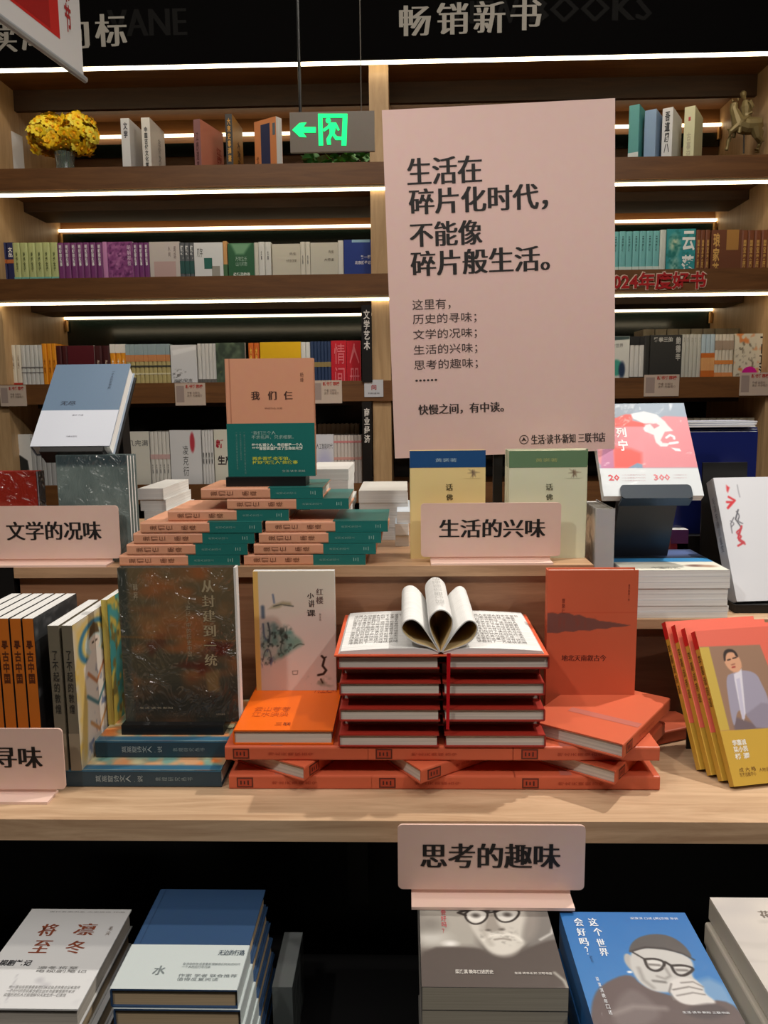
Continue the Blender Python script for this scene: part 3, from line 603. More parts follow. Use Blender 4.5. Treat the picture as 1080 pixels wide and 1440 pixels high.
# ------------------------------------------------------------ vertical category signs, price cards, red lettering
def vsign(x0, y0, x1, y1, s, tr, label, rd=True):
    a = hY(x0, y0, YF-.06); b = hY(x1, y1, YF-.06)
    r = thing('category_sign', label, 'sign', loc=(a[0], YF-.02, b[2])); w = b[0]-a[0]; h = a[2]-b[2]
    obj('sign_board', MB().box((0, 0, 0), (w, .006, h)).mesh('sign_board', mat((14, 13, 13), .4)), r)
    letter(r, ((0, 0, h), (1, 0, 0), (0, 0, -1), w, h), s, tr, (236, 232, 226), 'bold', vertical=True, res=2)
vsign(507, 427, 523, 537, '文学艺术', (.2,.06,.82,.58), 'narrow black vertical sign reading literature and art, upper of two')
vsign(508, 565, 523, 677, '商业经济', (.2,.08,.82,.52), 'narrow black vertical sign reading business and economics, lower of two')
def card(x0, y0, x1, y1, label, qr=True, small=False):
    a = hY(x0, y0, YF-.02); b = hY(x1, y1, YF-.02); w = b[0]-a[0]; h = a[2]-b[2]
    r = thing('price_card', label, 'card', loc=(a[0], YF-.0155, b[2]))
    obj('card', MB().box((0, 0, 0), (w, .003, h)).mesh('card', mat((206, 188, 172) if not small else (206, 208, 214), .5)), r)
    fr = ((0, 0, h), (1, 0, 0), (0, 0, -1), w, h)
    if small: letter(r, fr, '问', (.38,.3,.64,.6), (170,30,40), 'bold'); letter(r, fr, '扫码查询', (.2,.74,.8,.84), (90,90,100)); return
    letter(r, fr, '新书推荐榜', (.36,.06,.92,.24), (190,70,60), 'bold'); flat(r, fr, (.04,.12,.3,.85), (168,150,142), name='picture_panel')
    letter(r, fr, '作者 出版社\n定价 内容简介', (.4,.38,.9,.62), (140,120,110))
card(-2, 542, 37, 571, 'cream price card on third shelf edge, at far left')
card(245, 539, 289, 570, 'cream price card on third shelf edge between blue and peach books')
card(439, 535, 481, 567, 'cream price card on third shelf edge right of the peach book')
card(512, 534, 539, 558, 'small white square card with red mark beside the black vertical signs', small=True)
card(907, 527, 955, 557, 'cream price card on third shelf edge right of the poster')
card(1042, 524, 1084, 556, 'cream price card on third shelf edge at right end of frame')
card(235, 682, 264, 712, 'price card on fourth shelf edge behind the peach stack')
a = hY(849, 409, YF-.03); b = hY(998, 379, YF-.03)
r = thing('award_lettering', 'red cut-out lettering with white outline on second shelf edge', 'sign', loc=(a[0], YF-.0135, a[2]))
w = b[0]-a[0]; h = b[2]-a[2]; fr = ((0, 0, h), (1, 0, 0), (0, 0, -1), w, h)
letter(r, fr, '2024年度好书', (0, 0, 1, 1), (222, 196, 178), 'fat', e=.001, name='white_outline', res=2)
letter(r, fr, '2024年度好书', (.012, .06, .988, .94), (176, 12, 18), 'bold', e=.003, res=2)
# ------------------------------------------------------------ hanging board at upper left
xf = hY(118, 112, 1.60); 
# its lower edge runs level towards the camera: find the near end on the sight line of the frame's left border
d = ray(0, 26); s = (xf[2]-CP[2])/d[2]; near = CP+d*s
dirv = (xf-near); dirv /= np.linalg.norm(dirv); L = .75; st = xf-dirv*L
hb = thing('hanging_board', 'white bordered red hanging promotion board at upper left', 'sign')
n_ = np.array([dirv[1], -dirv[0], 0]); n_ /= np.linalg.norm(n_)
if n_@(CP-xf) < 0: n_ = -n_
hb.matrix_basis = Matrix(((dirv[0], -n_[0], 0, st[0]), (dirv[1], -n_[1], 0, st[1]), (0, 0, 1, xf[2]), (0, 0, 0, 1)))
obj('board', MB().box((0, 0, .006), (L, .008, .55)).mesh('board', mat((226, 224, 224), .5)), hb)
fr = ((0, 0, .55), (1, 0, 0), (0, 0, -1), L, .55)
flat(hb, fr, (.08, .1, .90, .925), (206, 34, 30), name='red_panel'); flat(hb, fr, (.5, .3, .86, .915), (170, 18, 22), e=.0006, name='dark_red_panel')
letter(hb, fr, '好书节', (.925, .6, .955, .88), (170, 40, 40), 'bold', vertical=True)
obj('bottom_rail', MB().tube([(-.01, .004, .004), (L+.012, .004, .004)], .006, 8).mesh('bottom_rail', mat((176, 180, 186), .35, .3)), hb)
for xx in (.1, L-.1): obj('hanging_wire', MB().tube([(xx, .004, .55), (xx, .004, 3.6-xf[2])], .0012, 5).mesh('hanging_wire', mat((90,84,76),.4)), hb)
# ============================================================ DISPLAY TABLE
TB = .80; TF = 1.425
T = hY(540, 796, TF)[2]
tb = thing('display_table', 'long pale oak display table with black cabinet below', 'table', loc=(0, 1.1, 0))
def tpart(name, me): o = obj(name, me, tb); o.matrix_parent_inverse = Matrix.Translation(-tb.location); return o
tpart('tabletop', MB().box((-1.5, 1.093, .766), (1.5, 2.3, TB)).mesh('tabletop', WOOD_TABLE))
tpart('cabinet_back', MB().box((-1.5, 1.30, .03), (1.5, 1.32, .7655)).mesh('cabinet_back', BLACK))
a = hY(490, 1200, 1.285); b = hY(518, 1200, 1.285)
tpart('cabinet_post', MB().box((a[0], 1.26, .55), (b[0], 1.2995, .7655)).mesh('cabinet_post', mat((36, 38, 37), .6)))
dk = thing('low_plinth', 'low black plinth in front of the table carrying stacked books', 'plinth', loc=(0, .9, 0))
obj('plinth_top', MB().box((-1.5, -.5, .42), (1.5, .35, .46)).mesh('plinth_top', BLACK), dk)
obj('plinth_body', MB().box((-1.45, -.45, .0), (1.45, .33, .4195)).mesh('plinth_body', BLACK), dk)
x0 = hY(19, 800, TF)[0]; x1 = hY(835, 795, TF)[0]
tr = thing('wooden_riser', 'brown wooden riser standing on the table, holding the middle display', 'riser', loc=(0, TF, TB))
def rpart(r, name, me): o = obj(name, me, r); o.matrix_parent_inverse = Matrix.Translation(-r.location); return o
rpart(tr, 'riser_top', MB().box((x0, TF, T-.020), (x1, 2.05, T)).mesh('riser_top', wood((158,122,92),(198,160,124), seed=4)))
rpart(tr, 'riser_front', MB().box((x0+.004, TF+.012, TB), (x1-.004, TF+.028, T-.0203)).mesh('riser_front', WOOD_TIER))
for xx in (x0+.004, x1-.02): rpart(tr, 'riser_side', MB().box((xx, TF+.0285, TB), (xx+.016, 2.04, T-.0203)).mesh('riser_side', WOOD_TIER))
r = thing('black_riser', 'black riser at the far left edge of the table', 'riser', loc=(x0-.3, TF, TB))
rpart(r, 'riser_body', MB().box((x0-.7, TF+.004, TB), (x0-.003, 2.05, T)).mesh('riser_body', BLACK))
R2 = 1.01
r = thing('low_riser', 'lower wooden riser to the right with pale top edge', 'riser', loc=(.8, 1.44, TB))
rpart(r, 'riser_top', MB().box((x1+.003, 1.44, R2-.018), (1.4, 2.05, R2)).mesh('riser_top', WOOD_TABLE))
rpart(r, 'riser_front', MB().box((x1+.006, 1.455, TB), (1.39, 1.47, R2-.0183)).mesh('riser_front', wood((72,46,32),(98,66,46), seed=6)))  # darker wood here: the shade on this front is put into its colour
# ------------------------------------------------------------ poster on a pole
PY = 1.57
tl = hY(537, 155, PY); trr = hY(865, 138, PY); bl = hY(541, 645, PY)
pw = float(np.linalg.norm(trr-tl)); ph = float(np.linalg.norm(bl-tl))
roll = math.atan2(trr[2]-tl[2], trr[0]-tl[0])
ps = thing('pink_poster', 'large pale pink poster board with black writing standing on a pole', 'poster', loc=(0, 0, 0))
ex_ = np.array([math.cos(roll), 0, math.sin(roll)]); ez_ = np.array([-math.sin(roll), 0, math.cos(roll)])
setM(ps, ex_, (0, 1, 0), ez_, (0, 0, ph), tl)
pm = mat((222, 190, 182), .38)
obj('board', MB().box((0, 0, 0), (pw, .006, ph)).mesh('board', pm), ps)
PF = ((0, 0, ph), (1, 0, 0), (0, 0, -1), pw, ph)
BK = (16, 11, 10)
def pr(s, x0, y0, x1, y1, c=BK, st='song', **k):   # rectangle read off the photograph, made relative to the poster
    u = lambda x, y: (x-537-(y-150)*.008)/(328-(y-150)*.038); v = lambda x, y: (y-155+(x-537)*.045)/493
    letter(ps, PF, s, (u(x0, y0), v(x0, y0), u(x1, y0), v(x0, y1)), c, st, res=3, **k)
pr('生活在', 570, 220, 676, 257); pr('碎片化时代，', 571, 262, 768, 298); pr('不能像', 571, 308, 674, 342); pr('碎片般生活。', 571, 348, 768, 383)
for s, y in (('这里有，', 416), ('历史的寻味；', 437), ('文学的况味；', 459), ('生活的兴味；', 481), ('思考的趣味；', 503)):
    pr(s, 572, y, 572+(90 if len(s) > 4 else 54), y+15, (60, 46, 44), 'plain')
pr('······', 573, 531, 604, 534, (50, 40, 38), 'bold'); pr('快慢之间，有中读。', 576, 568, 697, 583, (50, 40, 38), 'song')
pr('生活·读书·新知 三联书店', 734, 612, 838, 626, (50, 40, 38), 'song')
m = MB(); k = 20
for j in range(k):
    a0 = 2*math.pi*j/k; a1 = 2*math.pi*(j+1)/k
    m.quad(*[(math.cos(a)*q, -.001, math.sin(a)*q) for a, q in ((a0, .009), (a1, .009), (a1, .0078), (a0, .0078))])
u_ = (725-541)/312*pw; obj('logo_ring', m.mesh('logo_ring', mat(BK)), ps, Matrix.Translation((u_, 0, .028)))
obj('logo_mark', MB().prism([(-.005,-.003),(-.002,.001),(0,.005),(.002,.001),(.005,-.003),(0,-.001)], -.001, -.0002, 1).mesh('logo_mark', mat(BK)), ps, Matrix.Translation((u_, 0, .028)))
px_ = hY(699, 680, PY+.02)[0]
pl = obj('pole', MB().box((px_-.009, PY+.007, T+.004), (px_+.009, PY+.02, bl[2]+.3)).mesh('pole', BLACKM), ps); pl.matrix_parent_inverse = ps.matrix_basis.inverted()
pl = obj('base_plate', MB().box((px_-.08, PY-.03, T), (px_+.08, PY+.09, T+.004)).mesh('base_plate', BLACKM), ps); pl.matrix_parent_inverse = ps.matrix_basis.inverted()
# ------------------------------------------------------------ pink sign plates
PINK = mat((226, 192, 178), .35)
def plate(xl, Y, zb, s, tr_, label, w=.262, h=.102):
    r = thing('sign_plate', label, 'sign', loc=(xl, Y, zb))
    obj('plate', MB().prism(rounded(w, h, .007), 0, .003, 1).mesh('plate', PINK), r, Matrix.Translation((0, 0, .011)))
    obj('plate_base', MB().box((.018, -.028, 0), (w-.018, .012, .004)).box((.018, .0032, .004), (w-.018, .006, .03)).mesh('plate_base', mat((236, 204, 190), .35)), r)
    letter(r, ((0, 0, h+.011), (1, 0, 0), (0, 0, -1), w, h), s, tr_, (16, 11, 10), 'song', res=3)
a = hY(592, 783, 1.455); plate(a[0], 1.455, T, '生活的兴味', (.13,.30,.89,.64), 'pale pink sign plate in the middle, in front of yellow and green books')
a = hY(170, 788, 1.455); plate(a[0]-.262, 1.455, T, '文学的况味', (.17,.29,.87,.64), 'pale pink sign plate cut by left frame edge, on the upper riser')
a = hY(92, 1100, 1.165); plate(a[0]-.262, 1.165, TB, '历史的寻味', (.09,.29,.87,.64), 'pale pink sign plate at lower left on the tabletop')
a = hY(558, 1152, .985); plate(a[0]+.001, .985, .751, '思考的趣味', (.12,.28,.87,.66), 'pale pink sign plate on the grey portrait books below the table', w=.252, h=.094)

# ============================================================ MIDDLE TIER
PEACH = (216, 154, 122); TEAL = (34, 110, 104)
def teal_book(label):
    r = book('peach_teal_book', label, 'peach and teal books on the riser', .16, .229, .0203, PEACH, PAGE)
    flat(r, FF(r), (0, .55, 1, 1), TEAL, name='paper_band', rough=.35); flat(r, FS(r), (-.0, .57, 1, 1), TEAL, name='paper_band', rough=.35)
    letter(r, FS(r), '我们仨 杨绛', (.3, .08, .72, .46), (110, 66, 44), 'plain', vertical=True)
    letter(r, FS(r), '走到人生边上', (.4, .62, .62, .78), (130, 170, 160), 'plain', vertical=True); letter(r, FS(r), '三', (.35, .9, .7, .94), (170, 200, 190), 'plain')
    return r
TY = 1.435
rows = [(0,168,'left'),(0,343,'right'),(1,178,'left'),(1,357,'right'),(2,187,'left'),(2,364,'right'),(3,197,'left'),(3,373,'right'),(4,233,'only left'),(5,317,'single'),(6,280,'topmost')]
first = None
for k, (rw, px, side) in enumerate(rows):
    lab = {'only left': 'peach and teal book lying spine out, fifth level, set to the left', 'single': 'peach and teal book lying spine out, sixth level, pushed right', 'topmost': 'peach and teal book lying topmost, right under the black stand'}.get(side, 'peach and teal book lying spine out, %s level, %s column' % (ORD[rw], side))
    r = teal_book(lab) if first is None else dup(first, None, lab); first = first or r
    INFO[r.name] = INFO[first.name]; z = T+rw*.0208; x = hY(px, 790-rw*16, TY)[0]
    pose(r, 'spine', (x, TY+random.uniform(0, .004)+(.01 if rw > 3 else 0), z))
# second lot standing behind so that the upper books have support at the right
zt = T+7*.0208
def ledge_stand(name, label, x0, x1, Y, z, hgt, lipz=.018, depth=.06, back=True, c=BLACK):
    r = thing(name, label, 'book stand', loc=((x0+x1)/2, Y, z)); w = (x1-x0)/2
    obj('ledge', MB().box((-w, 0, 0), (w, depth, lipz)).mesh('ledge', c), r)
    if back: obj('backrest', MB().prism([(depth-.006, lipz), (depth, lipz), (depth+.012, hgt), (depth+.006, hgt)], -w*.7, w*.7, 0).mesh('backrest', c), r)
    return r
SY = 1.472
a = hY(318, 682, SY); b = hY(430, 682, SY)
ledge_stand('book_stand', 'black ledge stand under the standing peach and teal book', a[0], b[0], SY, zt, .12, .0175)
a = hY(321, 670, SY+.01); b = hY(440, 503, SY+.01)
r = book('peach_teal_book', 'peach and teal book standing face out on the black ledge', 'peach and teal books on the riser', b[0]-a[0], b[2]-zt-.018, .02, PEACH, PAGE)
pose(r, 'stand', (a[0], SY+.012, zt+.0178)); fr = FF(r)
flat(r, fr, (0, .545, 1, 1), TEAL, name='paper_band', rough=.3); flat(r, fr, (.05, 0, .06, .545), (186, 124, 94), e=.0005, name='hinge_groove')
for ch, x, wd in (('我', .29, .10), ('们', .48, .1), ('仨', .66, .1)): letter(r, fr, ch, (x, .275, x+wd, .345), (70, 40, 28), 'song', res=2)
letter(r, fr, '杨绛', (.85, .12, .89, .2), (120, 80, 60), 'plain', vertical=True); letter(r, fr, '杨绛作品 珍藏', (.44, .41, .64, .425), (140, 96, 74))
letter(r, fr, '“我们三个人\n不求名声，只求相聚。', (.28, .61, .76, .68), (160, 190, 180))
letter(r, fr, '每个新婚之人，最后都是一个人\n平平常常的温暖成了生命的光辉', (.28, .715, .86, .775), (226, 232, 220), 'bold')
letter(r, fr, '再多苦难也不怕，\n打动“无数人”的故事', (.28, .83, .8, .895), (190, 196, 70), 'bold')
letter(r, fr, '生活·读书·新知', (.62, .945, .88, .965), (170, 190, 180))
for x, v0, v1 in ((.1, .62, .94), (.145, .62, .86), (.19, .62, .98)): letter(r, fr, '一家三口的故事从此失散在人间', (x, v0, x+.018, v1), (110, 150, 145), vertical=True)
# yellow and pale green books
OY = 1.492
def talk_book(label, x0, x1, ytop, cover, band, t, Y, title_c, top_c):
    a = hY(x0, ytop, Y); b = hY(x1, ytop, Y)
    r = book('clothbound_book', label, None, b[0]-a[0], a[2]-T, t, cover, PAGE); pose(r, 'stand', (a[0], Y, T)); fr = FF(r)
    flat(r, fr, (0, 0, 1, .155), band, name='top_band')
    art(r, fr, [('bg', cover), ('poly', [(.25,.1),(.45,.4),(.2,.5),(.5,.55),(.4,.95),(.58,.7),(.72,.9),(.7,.5),(.98,.45),(.7,.35),(.6,.15),(.5,.3)], (140,120,96), .08, .75), ('line', [(.5,.2),(.55,.9)], .02, (90,70,60), .04)], 24, rect=(.72, .16, .93, .255), name='leaf_print')
    letter(r, fr, '话', (.475, .305, .57, .365), title_c, 'song'); letter(r, fr, '佛', (.48, .4, .57, .455), title_c, 'song'); letter(r, fr, '黄裳著', (.34, .07, .62, .105), top_c, 'plain')
    return r
talk_book('yellow clothbound book with dark blue top band and leaf print', 576, 683, 634, (238, 214, 150), (20, 74, 128), .02, OY, (90,80,50), (160,190,210))
for k in range(3):
    talk_book(['pale green clothbound book with sage top band, front one of three', 'pale green clothbound book, middle one of three standing', 'pale green clothbound book, rearmost of three standing'][k], 716-k*2.2, 826+k*.5, 634-k*1, (222, 224, 194), (100, 132, 98), .0165, OY+k*.0172, (100,100,80), (170,180,120))
# white books lying behind the teal stack
WP = (226, 224, 220)
def white_flat(label, x0, x1, ytop, ybot, Y, mode='foot', yaw=0, dep=.18, c=WP, pages=PAGE_W, group='white books lying behind'):
    a = hY(x0, ytop, Y); b = hY(x1, ybot, Y)
    t = a[2]-b[2]; r = book('white_book', label, group, b[0]-a[0] if mode != 'spine' else dep, dep if mode != 'spine' else b[0]-a[0], t, c, pages, False)
    pose(r, mode, (a[0], Y, b[2]), yaw); return r
def pile(label, x0, x1, ytop, zbase, Y, n, **k):
    a = hY(x0, ytop, Y); b = hY(x1, ytop, Y); t = (a[2]-zbase)/n
    for i in range(n):
        lab = '%s, %s from the bottom' % (label, ORD[i]) if i else '%s, lowest' % label
        w = b[0]-a[0]; r = book('white_book', lab, label, w, .2, t-.0003, k.get('c', WP), PAGE_W, False); pose(r, 'foot', (a[0]+random.uniform(-.004, .004)+k.get('dx', 0)*(n-1-i), Y+random.uniform(0, .006), zbase+i*t), k.get('yaw', 0))
pile('white paperback in small pile left behind the peach books', 192, 228, 687, T, 1.66, 5, dx=.006)
pile('pale book in pile at right end of the peach stack', 433, 491, 660, T, 1.64, 7)
pile('grey white book in wide low pile beside yellow book', 503, 572, 690, T, 1.70, 4, c=(214, 212, 206))
pile('small white and blue book left of the yellow book', 556, 575, 720, T, 1.62, 3, c=(206, 216, 226))
# grey wrapped books and the tilted blue-white book at left
GY = 1.475
for k in range(3):
    a = hY(78, 640, GY+k*.02); b = hY(178, 640, GY+k*.02)
    r = book('grey_wrapped_book', ['grey green book in plastic wrap under the tilted book, front one', 'grey green wrapped book, middle of three under the tilted book', 'grey green wrapped book, rear of three under the tilted book'][k], 'grey wrapped books', b[0]-a[0], a[2]-T, .0185, (104, 118, 116), PAGE_W)
    pose(r, 'stand', (a[0]+k*.006, GY+k*.0195, T))
    art(r, FF(r), [('bg', (96, 110, 108)), ('noise', 3, 3, (128, 142, 138), .3, .9, 21), ('poly', [(0,0),(1,0),(1,.1),(0,.1)], (60,74,78), .05)], 50, PRINT_WRAP)
QB = hY(42, 628, 1.48); QR = hY(155, 640, 1.48)
r = book('tilted_book', 'dusty blue book with pale grey lower half, tilted back on a stand', None, QR[0]-QB[0], .213, .03, (150, 164, 182), PAGE_W)
lean(r, (QB[0], 1.48, QB[2]), (82, 513)); fr = FF(r)
flat(r, fr, (0, .0, 1, 1), (104, 124, 146), e=.0003, rough=.22, name='blue_jacket', coat=.5); flat(r, fr, (0, .58, 1, 1), (198, 202, 212), e=.0005, rough=.3, name='pale_band')
letter(r, fr, '一个人的文学史', (.78, .1, .82, .32), (50,60,80), vertical=True); letter(r, fr, '无尽', (.22, .47, .42, .52), (40,50,70), 'song'); letter(r, fr, '余华 作品', (.42, .63, .56, .65), (110,110,120)); letter(r, fr, '作家出版社', (.42, .88, .56, .9), (110,110,120))
Mq = np.array(r.matrix_basis)
st = thing('book_stand', 'black angled stand holding the dusty blue tilted book', 'book stand', loc=(0, 0, 0)); st.matrix_basis = r.matrix_basis.copy()
w_, h_, t_ = INFO[r.name]
obj('ledge', MB().box((.02, .001, -.012), (w_-.012, .036, -.0008)).mesh('ledge', BLACK), st)
obj('backrest', MB().box((.01, .031, -.0008), (w_+.004, .035, h_*.96)).mesh('backrest', BLACK), st)
B0 = Mq[:3, 3]+Mq[:3, 1]*.036; B1 = B0+Mq[:3, 2]*h_*.9
o = obj('support_leg', MB().prism([(B1[1]-.03, B1[2]-.03), (B1[1]+.012, B1[2]-.005), (B1[1]+.03, T), (B1[1]-.02, T)], B1[0]+.03, B1[0]+w_-.02, 0).mesh('support_leg', BLACK), st); o.matrix_parent_inverse = st.matrix_basis.inverted()
a = hY(50, 663, 1.52); r = book('red_wrapped_book', 'dark red book in crinkled plastic wrap behind the left sign plate', None, .16, a[2]-T, .03, (150, 40, 28), PAGE_W); pose(r, 'stand', (a[0]-.16, 1.52, T))
art(r, FF(r), [('bg', (150, 38, 24)), ('poly', [(0,.25),(1,.42),(1,.55),(0,.4)], (168,64,50), .06)], 40, PRINT_WRAP)
obj('crinkled_wrap', MB().box((.1605, .002, 0), (.163, .03, a[2]-T)).mesh('crinkled_wrap', mat((150,150,156), .15, .3, bump=1)), r)

# ============================================================ RIGHT-HAND GROUP
# pile of paperbacks with blue night cover
KY = 1.452; a = hY(877, 803, KY); b = hY(1027, 803, KY); kw = b[0]-a[0]; kt = (a[2]-R2)/8
for i in range(8):
    lab = 'paperback in the pile on the low riser, %s' % ('topmost with blue and cream cover' if i == 7 else ORD[i]+' from the bottom')
    r = book('paperback', lab, 'paperback pile on low riser', kw, .21, kt-.0002, (206, 204, 206), PAGE_W, False)
    pose(r, 'foot', (a[0]+random.uniform(-.002, .002), KY+random.uniform(0, .003), R2+i*kt))
art(r, FF(r), [('bg', (34, 40, 54)), ('noise', 4, 4, (20,24,30), .4, .8, 31), ('poly', [(.3,.02),(1,0),(1,.3),(.6,.36)], (90,110,160), .2), ('poly', [(0,.45),(1,.45),(1,.62),(0,.62)], (60,140,196), .02), ('poly', [(0,.62),(1,.62),(1,1),(0,1)], (226,224,210), .02), ('el', .76, .8, .1, .05, 0, (120,90,80), .05), ('el', .86, .82, .08, .05, 0, (170,140,120), .05)], 70)
letter(r, FF(r), '中国历史', (.3, .84, .56, .93), (150,150,140), 'plain')
ktop = R2+8*kt
# red portrait-silhouette book on a stand
LB = hY(849, 698, 1.505); LR = hY(990, 698, 1.505); lw = LR[0]-LB[0]
r = book('red_silhouette_book', 'red, pink and white book with white face silhouette tilted on a dark stand', None, lw, .2195, .018, (214, 218, 222), PAGE_W, False)
lean(r, (LB[0], 1.505, LB[2]), (962, 567), 'TR')
uv = uvfun(r); P = lambda pts: [uv(840+x*160/1080, 560+y*160/1080) for x, y in pts]
art(r, FF(r), [('bg', (140, 156, 174)),
  ('poly', P([(0,150),(90,170),(180,190),(260,155),(330,150),(330,210),(450,240),(640,170),(860,180),(960,660),(60,665),(0,600)]), (214, 130, 140), .02),
  ('poly', P([(0,180),(90,175),(160,195),(270,155),(330,160),(330,215),(450,240),(440,270),(0,270)]), (226, 70, 62), .02),
  ('poly', P([(150,460),(320,480),(420,520),(420,620),(300,665),(150,665)]), (226, 76, 68), .05),
  ('poly', P([(290,665),(380,615),(425,630),(430,665)]), (110,140,168), .015),
  ('poly', P([(75,270),(140,290),(160,665),(30,665)]), (180,110,150), .02),
  ('poly', P([(315,150),(440,125),(560,155),(640,220),(670,260),(720,310),(640,320),(620,360),(600,400),(620,425),(690,430),(660,460),(600,460),(555,420),(535,350),(460,320),(435,295),(460,255),(520,240),(440,240),(340,195)]), (214, 218, 222), .01),
  ('poly', P([(500,245),(560,240),(590,262),(540,290)]), (206,130,140), .01), ('line', P([(655,375),(690,350),(725,365),(730,385)]), .012, (232,234,240), .01), ('line', P([(690,430),(760,420)]), .014, (232,234,240), .01),
  ('poly', P([(700,470),(780,480),(795,505),(740,500)]), (232,234,240), .01),
  ('poly', P([(-200,668),(1200,662),(1200,1100),(-200,1100)]), (206, 212, 216), .008)], 120, PRINT_GLOSS)
def lpx(s, x0, y0, x1, y1, c, st='bold', **k):
    (u0, v0) = uv(840+x0*160/1080, 560+y0*160/1080); (u1, v1) = uv(840+x1*160/1080, 560+y1*160/1080); letter(r, FF(r), s, (u0, v0, u1, v1), c, st, **k)
lpx('列', 170, 280, 282, 375, (240,240,240)); lpx('宁', 190, 395, 298, 500, (240,240,240)); lpx('20', 100, 725, 215, 785, (206,70,80)); lpx('300', 530, 722, 695, 782, (214,120,128))
for x0, x1, y in ((230,460,725),(230,460,752),(230,460,778),(715,850,725),(715,850,752),(480,760,860)): lpx('一二三四五六七八九', x0, y, x1, y+9, (196,150,160), 'plain')
st = thing('book_stand', 'dark slate stand on the paperback pile, holding the silhouette book', 'book stand'); st.matrix_basis = r.matrix_basis.copy(); Ml = np.array(r.matrix_basis)
SL = mat((52, 62, 72), .3)
x0_, x1_ = .17*lw, .88*lw
obj('front_lip', MB().prism(rounded(x1_-x0_, .03, .008, x0=x0_, z0=-.008), -.006, -.002, 1).mesh('front_lip', SL), st)
obj('ledge', MB().box((x0_, -.002, -.008), (x1_, .024, -.004)).mesh('ledge', SL), st)
obj('backrest', MB().box((x0_+.01, .0195, -.004), (x1_-.01, .024, .19)).mesh('backrest', SL), st)
a = hY(865, 700, 1.58); b = hY(945, 700, 1.58)
zz = Ml[2, 3]
o = obj('support_leg', MB().prism([(1.535, zz+.012), (1.56, zz+.02), (1.615, ktop), (1.595, ktop)], a[0], b[0], 0).mesh('support_leg', mat((26,32,44), .4)), st); o.matrix_parent_inverse = st.matrix_basis.inverted()
# small wrapped grey book, spine out, at the riser's right end
a = hY(838, 716, 1.50); b = hY(866, 716, 1.50)
r = book('grey_spine_book', 'thick silver grey wrapped book standing right of the green books', None, .15, a[2]-R2, b[0]-a[0], (182, 182, 184), PAGE_W, True, .25, .8, .6); pose(r, 'side', (a[0], 1.50, R2))
# orange and purple books glimpsed behind the stand
a = hY(944, 745, 1.72); b = hY(962, 745, 1.72); zb = R2
r = book('magenta_book', 'purple and crimson book seen between the two dark stands', None, .15, a[2]-R2, b[0]-a[0]+.01, (140, 40, 60), PAGE_W, False); pose(r, 'side', (a[0], 1.72, R2)); flat(r, FS(r), (0, .0, 1, .25), (110, 60, 120), name='purple_band')
# navy books
rb = thing('black_plinth', 'black block on the low riser under the navy books', 'plinth', loc=(.72, 1.72, R2)); obj('block', MB().box((-.12, 0, 0), (.14, .24, .11)).mesh('block', BLACK), rb)
a = hY(940, 608, 1.75); b = hY(1066, 608, 1.75)
for k in range(3):
    r = book('navy_book', ['glossy navy book standing behind the white brush book, front one', 'glossy navy book, middle of three at right', 'glossy navy book, rear of three at right'][k], 'navy books at right', b[0]-a[0], a[2]-R2-.11+k*.004, .022, (24, 34, 96), PAGE_W, False, .25, .6)
    pose(r, 'stand', (a[0]+k*.009, 1.75+k*.0225, R2+.1102))
for k in range(3):
    r = book('white_journal', 'white edged book lying on top of the navy books, %s' % ORD[k], 'books lying on the navy books', .17, .10, .004, (150, 154, 170), PAGE_W, False); pose(r, 'foot', (a[0]+.02+k*.008, 1.752, a[2]+.0102+k*.0043), 4*k)
a = hY(972, 650, 1.70); b = hY(1054, 650, 1.70)
ledge_stand('book_stand', 'tall black stand panel in front of the navy books', a[0], b[0]+.01, 1.66, R2, a[2]-R2, .01, .02)
# white brush-title book leaning
NB = hY(1036, 846, 1.49)
r = book('white_brush_book', 'white book with red and black brush strokes leaning back at right', None, .165, .256, .03, (206, 208, 216), PAGE_W, False, .4)
lean(r, (NB[0], 1.49, NB[2]), (1004, 672), 'TL', 6)
uv = uvfun(r); P = lambda pts: [uv(820+x*260/1080, 540+y*340/1412) for x, y in pts]
red = (206, 40, 50); 
art(r, FF(r), [('bg', (214, 216, 222)), ('poly', P([(835,590),(855,605),(845,635),(838,625)]), red, .02), ('line', P([(850,660),(885,680),(845,725),(870,690),(840,690)]), .014, red, .015), ('line', P([(905,735),(890,790),(925,840),(905,880)]), .008, (70,70,80), .012), ('line', P([(925,830),(905,900),(940,925),(905,945)]), .012, (196,60,70), .012), ('line', P([(880,780),(862,815),(870,870)]), .006, (100,100,110), .012), ('sline', P([(895,745),(915,770),(900,800),(930,815)]), .007, (90,90,100), .012), ('sline', P([(915,850),(890,870),(930,890),(900,910),(945,935)]), .010, (190,60,70), .012), ('sline', P([(860,800),(885,815),(865,835)]), .006, (110,110,120), .012), ('line', P([(900,590),(905,620),(915,660)]), .006, (150,150,160), .012)], 110)
letter(r, FS(r), '毛泽东诗词鉴赏', (.3, .15, .7, .6), (110,110,120), vertical=True); flat(r, FS(r), (0, 0, 1, 1), (176,178,184), name='spine_panel')
ledge_stand('book_stand', 'low black stand under the white brush book', NB[0]-.005, NB[0]+.14, 1.483, R2, .10, .016, .1)
